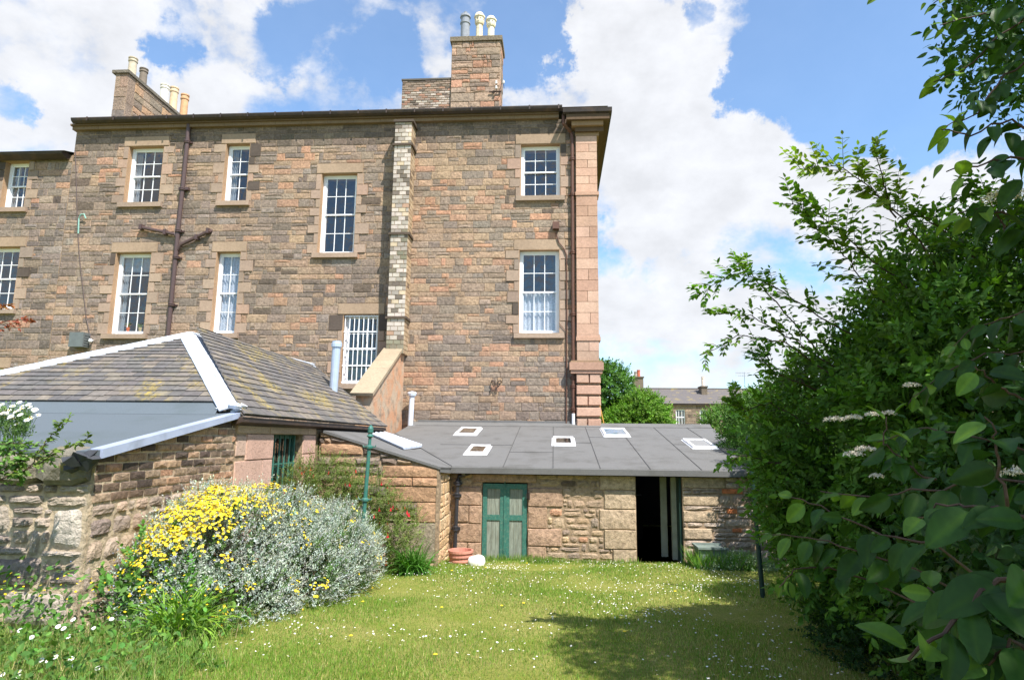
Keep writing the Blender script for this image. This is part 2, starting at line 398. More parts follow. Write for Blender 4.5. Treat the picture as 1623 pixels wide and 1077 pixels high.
def backing(mb, fr, u0, u1, v0, v1, ex, thick, col, mi, n1=0):
    # wall body with holes: cells between exclusion edges
    us = sorted({u0, u1}|{e[i] for e in ex for i in (0, 1) if u0 < e[i] < u1}); vs = sorted({v0, v1}|{e[i] for e in ex for i in (2, 3) if v0 < e[i] < v1})
    O, U, V, W = fr
    hole = lambda u, v: any(e[0] < u < e[1] and e[2] < v < e[3] for e in ex)
    q = lambda u, v, n: O+U*u+V*v+W*n
    for i in range(len(us)-1):
        for j in range(len(vs)-1):
            if hole((us[i]+us[i+1])/2, (vs[j]+vs[j+1])/2): continue
            mb.add([q(us[i], vs[j], n1), q(us[i+1], vs[j], n1), q(us[i+1], vs[j+1], n1), q(us[i], vs[j+1], n1)], [(0, 1, 2, 3)], col, mi)
    for e in list(ex)+[(u0, u1, v0, v1)]:
        a, b, c, d = max(e[0], u0), min(e[1], u1), max(e[2], v0), min(e[3], v1)
        p = [(a, c), (b, c), (b, d), (a, d)]
        for i in range(4):
            (x, y), (x2, y2) = p[i], p[(i+1) % 4]
            mb.add([q(x, y, n1), q(x2, y2, n1), q(x2, y2, n1-thick), q(x, y, n1-thick)], [(0, 1, 2, 3)], col, mi)
def palette(pal, var=.1, rr=R):
    tot = sum(w for w, c in pal)
    def f(u=0, v=0, a=0):
        x = rr.random()*tot
        for w, c in pal:
            x -= w
            if x <= 0:
                c = s(*c); l = .35*c[0]+.5*c[1]+.15*c[2]; return jit(tuple(w_*(q*.67+l*.33) for q, w_ in zip(c, (.95, .87, .825))), var, rr)
        return jit(s(*pal[-1][1]), var, rr)
    return f
def quoins(u0, u1, v0, v1, sill=.16, lintel=.38, rr=R):
    """dressed blocks round an opening"""
    out = [(u0-.2, u1+.2, v1, v1+lintel)]
    for sd in (0, 1):
        v = v0-sill*0; k = rr.random() < .5
        while v < v1-.02:
            h = rr.uniform(.3, .42)
            if v1-v-h < .22: h = v1-v
            w = .44 if k else .2
            w *= rr.uniform(.85, 1.15)
            out.append((u0-w, u0, v, v+h) if sd == 0 else (u1, u1+w, v, v+h)); k = not k; v += h
    return out

# ============================================================ setting: ground
D = 20.5
def gz(y): return .1+(13.8-min(max(y, 0), 13.8))*.075
gys = [-40, -6, 0, 2, 4, 5, 6, 7, 8, 9, 10, 11, 12, 13, 13.8, 15, 22, 40, 120, 400, 900]
gxs = [-600, -100, -30, -12, -8, -6, -4, -3, -2, -1, 0, 1, 2, 3, 4, 6, 8, 12, 30, 100, 600]
mb = MB()
def gh(x, y):
    z = gz(y)
    if -8 < x < 8 and 3 < y < 13: z += .02*math.sin(x*1.7+y*.9)+.015*math.sin(y*2.3-x)
    return z
mb.add([(x, y, gh(x, y)) for y in gys for x in gxs], [(j*len(gxs)+i, j*len(gxs)+i+1, (j+1)*len(gxs)+i+1, (j+1)*len(gxs)+i) for j in range(len(gys)-1) for i in range(len(gxs)-1)], (.1, .14, .03))
mg, t, b = newmat('lawn_ground'); co = coords(t)
c = mixc(t, mrange(t, noise(t, co, 1.4, 5), .35, .65, 0, 1), s(140, 146, 66), s(170, 162, 96))
c = mixc(t, mrange(t, noise(t, co, 28, 6, .7), .3, .7, 0, .7), c, s(84, 100, 38)); t.links.new(c, b.inputs['Base Color']); b.inputs['Roughness'].default_value = 1; b.inputs['Specular IOR Level'].default_value = .05
bumpn(t, b, noise(t, co, 60, 5), 1, .03)
tag(mb.build('lawn_ground', mg), kind='structure')

# ============================================================ main house
house = thing('stone_house', 'tall three-storey sandstone rubble house with sash windows, brick flue strip and stone corner pilaster', 'house', (-8, D, 0))
FR = frame((0, D, 0), XU, ZU)     # u=X v=Z normal=-Y
assert FR[3].y < 0
def opening(tl, tr, br, bl):
    p = [P(*q, Y=D) for q in (tl, tr, br, bl)]
    return ((p[0].x+p[3].x)/2, (p[1].x+p[2].x)/2, (p[2].z+p[3].z)/2, (p[0].z+p[1].z)/2)
OP = {
 'A': opening((205, 233.4), (260.8, 231.1), (251.4, 320.8), (197, 323)),
 'B': opening((183.8, 400.7), (240.9, 400), (227.6, 529), (172.6, 529.6)),
 'C': opening((358.4, 228.3), (396.9, 227.6), (390, 319.2), (353, 320)),
 'D': opening((342.6, 399.5), (382.1, 399), (371.5, 528), (335.5, 528.5)),
 'E': opening((510.5, 275.5), (566.2, 274.7), (561, 401), (503.8, 402)),
 'F': opening((823.4, 396), (887, 396), (886, 528), (822.2, 528)),
 'G': opening((825.9, 229), (887.7, 228.5), (887.4, 311.5), (825, 311.5)),
 'H': opening((544, 498), (601.5, 498), (595, 608), (540, 608)),
 'I': opening((10, 257), (48.5, 255.6), (37.6, 328.7), (0.8, 331)),
 'J': opening((-22, 392), (33.4, 391.1), (20, 489), (-35, 491)),
 'K': opening((-52, 584), (6.7, 581.6), (0, 640), (-60, 641)),
}
XL = P(121, 215, Y=D).x; XR = 1.36; ZT = 13.62
allop = list(OP.values())
Q = {k: quoins(*v) for k, v in OP.items()}
pal_l = palette([(5, (140, 127, 115)), (4, (124, 114, 107)), (4, (156, 138, 118)), (3, (168, 140, 112)), (1.4, (116, 106, 98)), (.9, (186, 138, 102)), (.35, (92, 82, 74)), (1, (150, 140, 132))], .1)
pal_r = palette([(4, (170, 143, 110)), (3, (150, 132, 112)), (4, (184, 152, 114)), (2, (190, 142, 104)), (1.4, (138, 126, 114)), (1.8, (200, 142, 98)), (.2, (100, 90, 80)), (3, (162, 144, 122))], .1)
pal_g = palette([(4, (136, 127, 118)), (3, (150, 136, 120)), (1.3, (120, 112, 105)), (1, (165, 140, 114))], .12)
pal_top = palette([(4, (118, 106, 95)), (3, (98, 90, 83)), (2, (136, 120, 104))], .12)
def rub(u, v, a):
    c = rub0(u, v, a); return tuple(.82*x+.18*y for x, y in zip(c, s(156, 134, 112)))
def rub0(u, v, a):
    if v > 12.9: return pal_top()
    if v > 5.2 and u > -5.3:
        return pal_g() if (v < 7.2 and R.random() < .35) or R.random() < .08 else pal_r()
    if u > -5.3: return pal_g() if (u > -1.8 and R.random() < .7) or R.random() < .3 else pal_r()
    if v > 11.6 and R.random() < .3: return pal_r()
    if u > -11 and R.random() < .25: return pal_r()
    return pal_l()
pal_d = palette([(6, (170, 146, 122)), (3, (158, 137, 116)), (1.4, (178, 145, 120)), (.9, (150, 134, 116)), (.5, (92, 82, 74))], .06)
mb = MB()
hops = [OP[k] for k in 'ABCDEFGH']; hq = sum((Q[k] for k in 'ABCDEFGH'), [])
backing(mb, FR, XL, XR, 0, ZT, hops, .7, s(186, 160, 128), 1)
rr_ = courses(XL, .72, .1, ZT, (.14, .30), (.26, .82), hops+hq)
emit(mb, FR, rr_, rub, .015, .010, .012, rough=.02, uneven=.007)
emit(mb, FR, cut(hq, hops+[(.72, 3, 0, 20)]), lambda u, v, a: (s(158, 136, 115) if a > .42 else pal_d()), .034, .014, .008, mi=2)
# gable and rear walls of the same building
mb.box((XL, D+3.2, 0), (XR, D+11, ZT), s(140, 124, 104), 0); mb.box((XL, D+.705, 0), (XL+.4, D+3.2, ZT), s(140, 124, 104), 0); mb.box((XR-.4, D+.705, 0), (XR, D+3.2, ZT), s(140, 124, 104), 0)
house_wall = mb.build('wall', [M_rub, M_mort, M_ash], house)

def lace_mesh(mb, x0, x1, z0, z1, y, col, mi, folds=9, amp=.03):
    n = max(6, int(folds*6)); vs = []
    for i in range(n+1):
        x = x0+(x1-x0)*i/n; yy = y+amp*math.sin(i/n*folds*2*math.pi)
        vs += [(x, yy, z0), (x, yy, z1)]
    mb.add(vs, [(2*i, 2*i+2, 2*i+3, 2*i+1) for i in range(n)], col, mi)
def window(parent, op, cols, rows, style, label=None, sill=True, bars=None, sx=.16):
    u0, u1, v0, v1 = op
    y = D+.19; f = .075; mid = (v0+v1)/2+.02
    mbf = MB()   # box frame
    mbf.box((u0+.002, y-.01, v0+.0), (u0+f+.02, y+.16, v1), mi=0); mbf.box((u1-f-.02, y-.01, v0), (u1-.002, y+.16, v1))
    mbf.box((u0+f+.02, y-.01, v1-f), (u1-f-.02, y+.16, v1-.002)); mbf.box((u0+f+.02, y-.02, v0+.002), (u1-f-.02, y+.16, v0+.05))
    w = MB()      # the two sashes; room behind
    a, b = u0+f+.02, u1-f-.02
    for (z0, z1, yy) in ((mid-.03, v1-f, y+.02), (v0+.05, mid+.03, y+.07)):
        low = z0 < mid-.1
        st = .035; bb = .09 if low else .045
        w.box((a, yy, z0), (a+st, yy+.04, z1)); w.box((b-st, yy, z0), (b, yy+.04, z1))
        w.box((a+st, yy, z0), (b-st, yy+.04, z0+(bb if low else .05))); w.box((a+st, yy, z1-.045), (b-st, yy+.04, z1))
        g0, g1, h0, h1 = a+st, b-st, z0+(bb if low else .05), z1-.045
        for i in range(1, cols): x = g0+(g1-g0)*i/cols; w.box((x-.011, yy+.004, h0), (x+.011, yy+.034, h1))
        for j in range(1, rows):
            z = h0+(h1-h0)*j/rows
            for i in range(cols):
                xa = g0+(g1-g0)*i/cols+(.011 if i else 0); xb = g0+(g1-g0)*(i+1)/cols-(.011 if i < cols-1 else 0)
                w.box((xa, yy+.004, z-.011), (xb, yy+.034, z+.011))
    wo = w.build('window', [M_white], parent)
    if label: wo['label'] = label
    mbf.build('frame', M_white, wo)
    g = MB()
    for (z0, z1, yy) in ((mid+.02, v1-f-.045, y+.04), (v0+.14, mid-.015, y+.09)):
        for i in range(cols):
            for j in range(rows):
                x0 = a+.035+(b-a-.07)*i/cols; x1 = a+.035+(b-a-.07)*(i+1)/cols; q0 = z0+(z1-z0)*j/rows; q1 = z0+(z1-z0)*(j+1)/rows
                e = [R.uniform(-.004, .004) for _ in range(3)]
                g.add([(x0, yy+e[0], q0), (x1, yy+e[1], q0), (x1, yy+e[1]+e[2], q1), (x0, yy+e[0]+e[2], q1)], [(0, 1, 2, 3)])
    g.build('pane', M_glass, wo)
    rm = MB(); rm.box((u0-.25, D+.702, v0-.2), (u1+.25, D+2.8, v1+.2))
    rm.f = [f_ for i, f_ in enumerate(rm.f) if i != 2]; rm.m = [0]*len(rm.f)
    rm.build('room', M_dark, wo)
    yc = D+.36
    if style in ('lace', 'lacehalf', 'side', 'net', 'blind', 'plant'):
        cm_ = MB()
        if style == 'lacehalf': lace_mesh(cm_, u0+.05, u1-.05, v0+.05, mid, yc, (1, 1, 1), 0, 8, .025)
        if style == 'net': lace_mesh(cm_, u0+.05, u1-.05, v0+.05, v1-.05, yc, (1, 1, 1), 0, 7, .03)
        if style in ('side', 'plant'):
            lace_mesh(cm_, u0+.05, u0+.3, v0+.05, v1-.05, yc, (1, 1, 1), 0, 3, .03)
            if style == 'side': lace_mesh(cm_, u1-.2, u1-.05, v0+.05, v1-.05, yc, (1, 1, 1), 0, 2, .03)
        if style in ('blind', 'plant'): cm_.box((u0+.05, yc-.05, v1-.62), (u1-.05, yc-.04, v1-.05))
        cm_.build('curtain', M_lace if style in ('lacehalf', 'net') else M_curt, wo)
    if style == 'plant':
        for xx, pc, lc in ((u0+.5, s(170, 90, 60), s(150, 104, 70)), (u0+.95, s(150, 140, 110), s(84, 104, 58))):
            pb = MB(); pb.lathe((xx, yc-.06, v0+.13), [(.04, 0), (.065, .12), (.065, .15)], 10, pc)
            for k in range(14):
                a_ = R.uniform(0, 6.28); p0 = Vector((xx, yc-.06, v0+.24)); p1 = p0+Vector((math.cos(a_)*.16, math.sin(a_)*.05, R.uniform(.08, .24)))
                pb.tube([p0, (p0+p1)/2+Vector((0, 0, .04)), p1], [.008, .014, .003], 4, s(80, 100, 55) if k % 3 else lc)
            pb.build('houseplant', M_pet, wo)
    if sill:
        sm = MB(); sm.box((u0-sx, D-.13, v0-.17), (u1+sx, D+.18, v0-.004), pal_d()); so_ = sm.build('sill', M_ash, wo)
    rv = MB()    # stone reveals
    cj = s(168, 138, 110)
    rv.box((u0-.05, D-.022, v0+.004), (u0+.0015, D+.69, v1-.002), cj); rv.box((u1-.0015, D-.022, v0+.004), (u1+.05, D+.69, v1-.002), cj)
    rv.box((u0+.003, D-.022, v1-.0015), (u1-.003, D+.69, v1+.05), cj); rv.box((u0+.003, D+.181, v0-.05), (u1-.003, D+.69, v0+.001), cj)
    rv.build('reveal', M_ash, wo)
    if bars:
        bm_ = MB(); n = bars
        for i in range(n): x = u0+.05+(u1-u0-.1)*i/(n-1); bm_.tube([(x, D+.05, v0+.03), (x, D+.05, v1-.03)], .017, 6)
        for z in (v0+.05, v0+(v1-v0)*.26, mid, v0+(v1-v0)*.75, v1-.05): bm_.box((u0+.02, D+.02, z-.018), (u1-.02, D+.032, z+.018))
        bm_.build('security_bars', M_white, wo)
    return wo
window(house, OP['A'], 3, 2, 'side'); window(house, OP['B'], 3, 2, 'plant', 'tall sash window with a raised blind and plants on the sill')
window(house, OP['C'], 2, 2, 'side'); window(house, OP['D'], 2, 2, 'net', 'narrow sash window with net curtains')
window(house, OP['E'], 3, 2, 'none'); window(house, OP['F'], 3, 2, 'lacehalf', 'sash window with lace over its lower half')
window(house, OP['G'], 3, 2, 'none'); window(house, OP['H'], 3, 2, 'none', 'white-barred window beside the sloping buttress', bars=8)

# cornice, gutter and low roof
yg = D-.4
XG = P(112, 195, Y=yg).x; zg = 13.84
mb = MB()
mb.box((XL-.05, D-.16, ZT-.02), (.1, D+.3, ZT+.10), s(128, 108, 86)); mb.box((XL-.08, D-.24, ZT+.10), (.1, D+.3, ZT+.17), s(110, 92, 74))
for i in range(20): mb.box((XL+i*.95, D-.163, ZT-.018), (XL+i*.95+.006, D-.15, ZT+.10), s(60, 50, 42))
mb.build('cornice', M_ash, house)
mb = MB()
g0 = ZT+.172
prof = [(D-.24, g0), (D-.30, g0-.03), (yg-.0, g0+.03), (yg-.03, g0+.10), (yg-.03, g0+.135), (yg, g0+.135), (D-.26, g0+.14)]
def extr(mb, prof, x0, x1, col, mi=0):
    k = len(prof); vs = [(x0, y, z) for y, z in prof]+[(x1, y, z) for y, z in prof]
    mb.add(vs, [(i, (i+1) % k, k+(i+1) % k, k+i) for i in range(k)]+[tuple(range(k-1, -1, -1)), tuple(range(k, 2*k))], col, mi)
extr(mb, prof, XG, .22, (.1, .1, .1))
for i in range(18):
    x = XG+.6+i*1.0; mb.box((x, yg-.045, g0+.0), (x+.05, yg-.025, g0+.15))
mb.build('gutter', M_gutter, house)
# corner return of the eaves: deeper, higher cornice at the right
yc_ = D-.62; c0 = P(892, 172, Y=yc_); c1 = P(970, 169.5, Y=yc_)
ztop = (c0.z+c1.z)/2; xr = c1.x; xl = c0.x
mb = MB()
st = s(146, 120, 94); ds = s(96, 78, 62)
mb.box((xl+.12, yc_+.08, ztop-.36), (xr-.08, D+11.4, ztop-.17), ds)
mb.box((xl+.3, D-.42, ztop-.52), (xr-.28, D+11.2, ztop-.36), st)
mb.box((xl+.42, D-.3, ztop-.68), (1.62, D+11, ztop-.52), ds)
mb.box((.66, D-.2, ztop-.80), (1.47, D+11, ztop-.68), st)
mb.build('corner_cornice', M_ash, house)
mb = MB()
extr(mb, [(yc_+.1, ztop-.17), (yc_, ztop-.13), (yc_-.03, ztop), (yc_+.12, ztop)], xl, xr, (.1, .1, .1))
mb.box((xr-.12, yc_+.12, ztop-.17), (xr, D+11.5, ztop), (.1, .1, .1)); mb.box((xl, yc_+.12, ztop-.17), (xl+.1, D+.3, ztop))
mb.build('corner_gutter', M_gutter, house)
mb = MB()
zr = ZT+.30; ym = D+5.6
mb.add([(XL-.1, D-.2, zr), (xr-.1, D-.2, zr+.05), (xr-.1, D+11.3, zr), (XL-.1, D+11.3, zr), (XL-.1, ym, zr+1.7), (xr-4.5, ym, zr+1.7)],
       [(0, 1, 5, 4), (1, 2, 5), (2, 3, 4, 5), (3, 0, 4)], s(96, 96, 100))
mb.build('roof', M_slate, house)

# corner pilaster in polished ashlar
yp = D-.17; FP = frame((0, yp, 0), XU, ZU)
px0 = P(912.8, 300, Y=yp).x; px1 = P(946.8, 300, Y=yp).x
pal_p = palette([(3, (200, 156, 126)), (2, (190, 146, 116)), (2, (204, 164, 136)), (1, (188, 152, 126))], .05)
zz = lambda y: P(930, y, Y=yp).z
mb = MB()
z_top = ztop-.80; z_s1 = zz(307); z_s2 = zz(535); z_b0 = zz(573); z_b1 = zz(588); z_bot = 2.9
mb.box((px0+.02, yp+.02, z_bot), (px1-.02, D+.1, z_top), s(150, 118, 92), 1)
def pil(v0, v1, n, u0=px0, u1=px1, base=0, dep=.022, gap=.008, bev=.003):
    out = []; h = (v1-v0)/n
    for i in range(n):
        a, b = v0+i*h, v0+(i+1)*h
        if i % 2: m_ = u0+(u1-u0)*R.choice([.5, .62, .55]); out += [(u0, m_, a, b), (m_, u1, a, b)]
        else: out += [(u0, u1, a, b)]
    emit(mb, FP, out, lambda u, v, a: pal_p(), dep, gap, bev, base=base, uneven=.0015)
pil(z_s1+.06, z_top, 7); pil(z_s2+.1, z_s1-.06, 13); pil(z_b0, z_s2-.1, 2)
# blocks on the side face
FS = frame((px1, 0, 0), (0, 1, 0), ZU)
side = []
v = z_bot; i = 0
while v < z_top: side += [(yp+.002, D+.35+.25*(i % 2), v, min(v+.42, z_top))]; v += .42; i += 1
emit(mb, FS, side, lambda u, v, a: pal_p(), .01, .008, .003, base=-.02, uneven=.001)
mb.box((px0-.02, yp-.05, z_s1-.06), (px1+.05, D+.3, z_s1+.06), pal_p()); mb.box((px0-.02, yp-.05, z_s2-.1), (px1+.05, D+.3, z_s2+.02), pal_p()); mb.box((px0, yp-.03, z_s2+.02), (px1+.03, D+.3, z_s2+.1), pal_p())
mb.box((px0-.24, yp-.16, z_b1+.03), (px1+.13, D+.3, z_b0-.03), pal_p()); mb.box((px0-.2, yp-.12, z_b1-.08), (px1+.09, D+.3, z_b1+.03), pal_p()); mb.box((px0-.2, yp-.12, z_b0-.03), (px1+.09, D+.3, z_b0+.03), s(150, 125, 100))
# rusticated lower blocks
v = z_b1-.1; first = True
for ya, yb in ((592, 607), (610, 625), (627.5, 642.5), (645, 660), (663, 678)):
    a, b = zz(yb), zz(ya); m_ = (px0+px1)/2+R.uniform(-.05, .1)
    rects = [(px0-.03, px1+.03, a, b)] if first is False else [(px0-.03, m_, a, b), (m_, px1+.03, a, b)]
    emit(mb, FP, rects, lambda u, v, a: pal_p(), .09, .004, .025, uneven=.001); first = not first
    mb.box((px1-.02, yp+.0, a+.02), (px1+.04, D+.3, b-.02), pal_p())
mb.build('pilaster', [M_ash, M_mort], house)

# brick flue strip up the wall
mb = MB()
fy = D-.6
def wx(px, py, y): return P(px, py, Y=y).x
fx0 = wx(624, 250, fy); fx1 = wx(651, 250, fy)
fz0 = P(627, 560, Y=fy).z; fz1 = P(638, 194, Y=fy).z
bri = palette([(6, (196, 190, 178)), (3, (166, 160, 148)), (2, (120, 112, 100)), (.8, (204, 188, 150)), (.4, (186, 146, 116)), (.5, (140, 136, 126))], .08)
bri2 = palette([(5, (176, 150, 108)), (3, (190, 168, 128)), (1.5, (130, 108, 82))], .08)
mb.box((fx0+.01, fy+.012, fz0), (fx1-.01, D+.02, fz1), s(70, 62, 54), 1)
FF = frame((0, fy+.012, 0), XU, ZU)
def bricks(u0, u1, v0, v1, bl=.225, bh=.085):
    out = []; v = v0; i = 0
    while v < v1-.02:
        u = u0-(bl/2 if i % 2 else 0)
        while u < u1:
            a, b = max(u, u0), min(u+bl, u1)
            if b-a > .04: out.append((a, b, v, min(v+bh, v1)))
            u += bl
        v += bh; i += 1
    return out
emit(mb, FF, bricks(fx0, fx1, fz0, fz1, .24, .15), lambda u, v, a: (bri() if v > 5.8 and not (abs(v-9.0) < 1.0 and R.random() < .25) else jit(s(132, 126, 108), .15)), .016, .016, .004, uneven=.003)
FFs = frame((fx1-.012, 0, 0), (0, 1, 0), ZU)
emit(mb, FFs, bricks(fy+.01, D, fz0, fz1, .3, .15), lambda u, v, a: bri2(), .014, .014, .004, uneven=.003)
for py in (229, 370, 503):
    z = P(640, py, Y=fy).z; mb.box((fx0-.05, fy-.05, z-.04), (fx1+.06, D+.01, z+.04), s(88, 76, 66))
mb.box((fx0-.04, fy-.06, fz1), (fx1+.07, D+.01, fz1+.09), s(84, 74, 66))
mb.build('brick_flue', [M_ash, M_mort], house)

# sloping coped buttress at the foot of the flue
q0 = P(640, 556, Y=D-.6); q1 = P(588, 627, Y=16.8); q2 = P(548, 627, Y=16.8); q3 = P(612, 560, Y=D-.6)
bx1 = (q0.x+q1.x)/2; bx0 = (q2.x+q3.x)/2
yt, yb_, zt_, zb_ = D-.55, 16.85, q0.z, q1.z
mb = MB()
dirv = Vector((0, yt-yb_, zt_-zb_))
for a, b in ((0, .52), (.522, .70), (.702, 1.02)):
    A = Vector((0, yb_, zb_))+dirv*a; B = Vector((0, yb_, zb_))+dirv*b
    n = Vector((0, -dirv.z, dirv.y)).normalized()*.09
    mb.hexa([(bx0, A.y, A.z), (bx1, A.y, A.z), (bx1, B.y, B.z), (bx0, B.y, B.z), (bx0, A.y+n.y, A.z+n.z), (bx1, A.y+n.y, A.z+n.z), (bx1, B.y+n.y, B.z+n.z), (bx0, B.y+n.y, B.z+n.z)], jit(s(160, 144, 122), .05))
mb.build('buttress_coping', M_ash, house)
mb = MB()
x0, x1 = bx0+.12, bx1-.07; y0 = yb_+.14; sl_ = (zt_-zb_)/(yt-yb_)
zf = zb_+sl_*.14-.015; zbk = zb_+sl_*(D-yb_)-.015
mb.add([(x0, y0, 1.5), (x1, y0, 1.5), (x1, D+.02, 1.5), (x0, D+.02, 1.5), (x0, y0, zf), (x1, y0, zf), (x1, yt-.05, zt_-.07), (x0, yt-.05, zt_-.07), (x1, D+.02, zt_), (x0, D+.02, zt_)],
       [(0, 1, 5, 4), (1, 2, 8, 6, 5), (0, 4, 7, 9, 3), (4, 5, 6, 7), (6, 8, 9, 7)], s(190, 160, 130))
mb_, t, b = newmat('harled_stone'); co = coords(t)
c = mixc(t, mrange(t, noise(t, co, 1.6, 6, .65, .6), .42, .6, 0, 1), s(182, 162, 140), s(196, 146, 112))
c = mixc(t, mrange(t, noise(t, co, 2.6, 6, .7), .52, .66, 0, .8), c, s(120, 106, 92))
t.links.new(c, b.inputs['Base Color']); b.inputs['Roughness'].default_value = .95; bumpn(t, b, noise(t, co, 12, 7, .7), 1, .03)
mb.build('buttress', mb_, house)

# chimneys
def pot(c, h, r, col, parent, kind='plain'):
    m_ = MB()
    if kind == 'plain': pr = [(r*1.05, 0), (r, .05), (r*.93, h*.75), (r*.93, h*.8), (r*1.1, h*.82), (r*1.1, h*.88), (r*.96, h*.9), (r*.96, h*.95), (r*1.12, h*.96), (r*1.12, h), (r*.85, h), (r*.8, h*.8)]
    elif kind == 'cowl': pr = [(r, 0), (r*1.0, h*.62), (r*1.15, h*.63), (r*1.15, h*.67), (r*.98, h*.68), (r*.98, h*.82), (r*1.2, h*.83), (r*1.1, h*.9), (r*.4, h*.95), (r*.4, h), (.01, h)]
    else: pr = [(r, 0), (r*.88, h*.62), (r*1.15, h*.64), (r*1.3, h*.70), (r*1.3, h*.84), (r*1.55, h*.86), (r*1.5, h*.91), (r*.95, h), (.02, h)]
    m_.lathe(c, pr, 8 if kind == 'lantern' else 16, col)
    if kind == 'lantern':
        for k in range(8):
            a = (k+.5)*math.pi/4; e = Vector((math.cos(a), math.sin(a), 0)); q = Vector(c)+e*r*1.16+Vector((0, 0, h*.77))
            m_.tube([q, q+e*r*.05], r*.2, 6, s(40, 34, 30))
    return m_.build('chimney_pot', M_pot, parent)
yA = D+.7; a = P(205, 110.5, Y=yA); b_ = P(178.4, 112, Y=yA); ch_x0, ch_x1, ch_z = b_.x, a.x, a.z
mb = MB()
mb.box((ch_x0+.12, yA+.07, 13), (ch_x1-.07, yA+7.5, ch_z-.12), s(150, 130, 106), 1)
pal_c = palette([(3, (170, 148, 120)), (2, (196, 154, 106)), (2, (150, 134, 114)), (1, (190, 130, 84)), (1, (104, 92, 80))], .1)
FC = frame((0, yA+.07, 0), XU, ZU); FCs = frame((ch_x1-.07, 0, 0), (0, 1, 0), ZU)
emit(mb, FC, courses(ch_x0+.12, ch_x1-.07, 13, ch_z-.12, (.38, .55), (.3, .7), split=0), lambda u, v, a: pal_d() if v > 15.0 else pal_g(), .02, .012, .006, mi=0)
emit(mb, FCs, [(yA+.07, yA+.5, 13, 14.2), (yA+.07, yA+.42, 14.2, 15.2), (yA+.07, yA+.5, 15.2, ch_z-.12)], lambda u, v, a: pal_d(), .02, .012, .006)
emit(mb, FCs, courses(yA+.5, yA+7.5, 13, ch_z-.12, (.22, .4), (.4, .9)), lambda u, v, a: pal_c(), .03, .016, .014, rough=.02)
mb.box((ch_x0, yA-.02, ch_z-.12), (ch_x1, yA+7.6, ch_z), s(120, 112, 100), 0)
gch = mb.build('chimney', [M_rough, M_mort], house)
for px, pt, pb_, r, kd, c_ in ((209.5, 91, 111, .155, 'plain', s(186, 172, 150)), (226.5, 108, 127, .15, 'plain', s(120, 108, 95)), (259.5, 133, 158, .165, 'plain', s(226, 218, 204)), (274, 137, 168, .165, 'plain', s(206, 180, 146)), (290.5, 148, 182, .165, 'plain', s(196, 152, 112))):
    xm = (ch_x0+ch_x1)/2; base = P(px, pb_, X=xm); topz = P(px, pt, X=xm).z
    pot((xm, base.y, ch_z), max(.5, topz-ch_z), r, c_, gch, kd)
yB = D+3.2
a = P(714.5, 60, Y=yB); b_ = P(797, 60, Y=yB); cz = P(755, 58, Y=yB).z
mb = MB()
X0, X1 = a.x+.05, b_.x-.1
mb.box((X0, yB+.05, 14), (X1, yB+1.2, cz-.2), s(160, 130, 100), 1)
FC = frame((0, yB+.05, 0), XU, ZU); FCs = frame((X1, 0, 0), (0, 1, 0), ZU)
pal_c2 = palette([(4, (178, 150, 120)), (3, (166, 142, 118)), (3, (196, 140, 102)), (1, (140, 122, 104)), (1.4, (200, 160, 124))], .09)
emit(mb, FC, courses(X0, X1, 14, cz-.2, (.16, .4), (.3, 1.1)), lambda u, v, a: pal_c2(), .03, .014, .012, rough=.014)
emit(mb, FCs, courses(yB+.05, yB+1.2, 14, cz-.2, (.3, .5), (.5, 1.0)), lambda u, v, a: pal_c2(), .02, .014, .01)
mb.box((X0-.07, yB-.04, cz-.2), (X1+.08, yB+1.3, cz), s(126, 114, 96))
mch = mb.build('chimney', [M_rub, M_mort], house)
for px, pt, r, kd, c_ in ((737, 20, .19, 'cowl', s(136, 140, 148)), (759.5, 22, .155, 'lantern', s(214, 200, 172)), (778, 28, .155, 'lantern', s(218, 208, 184))):
    yy = yB+.55; base = P(px, 60, Y=yy); topz = P(px, pt, Y=yy).z
    pot((base.x, yy, cz), topz-cz, r, c_, mch, kd)
mb = MB()
sx0 = P(638, 126, Y=yB+.15).x; sz = P(676, 126.5, Y=yB+.15).z
mb.box((sx0, yB+.15, 14), (X0, yB+1.0, sz-.03), s(120, 108, 94), 1)
FC = frame((0, yB+.15, 0), XU, ZU)
wb = palette([(4, (186, 176, 160)), (3, (150, 138, 122)), (1, (170, 124, 96)), (1, (104, 94, 84))], .1)
wb2 = palette([(3, (150, 132, 112)), (1, (176, 130, 98)), (1, (110, 98, 86))], .1)
emit(mb, FC, bricks(sx0, X0, 14, sz-.03, .24, .1), lambda u, v, a: wb2() if v > sz-.5 or R.random() < .15 else wb(), .02, .02, .005)
mb.box((sx0-.03, yB+.1, sz-.03), (X0, yB+1.05, sz+.04), s(96, 90, 82))
mb.build('chimney_shoulder', [M_ash, M_mort], house)
# insulators, bracket on chimney
mb = MB(); p = P(787, 133, Y=yB-.05)
for dx, dz in ((0, 0), (0, -.22), (.3, 0)):
    mb.lathe((p.x+dx, p.y-.1, p.z+dz-.06), [(.02, 0), (.05, .03), (.035, .08), (.05, .1), (.02, .14)], 8, s(225, 225, 225))
    mb.tube([(p.x+dx, p.y-.1, p.z+dz-.05), (p.x+dx, p.y+.1, p.z+dz-.15)], .012, 5, s(60, 50, 46))
mb.tube([(p.x-.3, p.y, p.z-.35), (p.x+.2, p.y, p.z-.33)], .03, 6, s(70, 52, 42)); mb.tube([(p.x+.1, p.y, p.z-.4), (p.x+.22, p.y, p.z+.05)], .012, 5, s(60, 50, 46)); mb.tube([(p.x+.1, p.y-.02, p.z-.5), (p.x+.2, p.y-.02, p.z-.35)], .012, 5, s(60, 50, 46))
mb.build('wire_insulators', M_pot, mch)

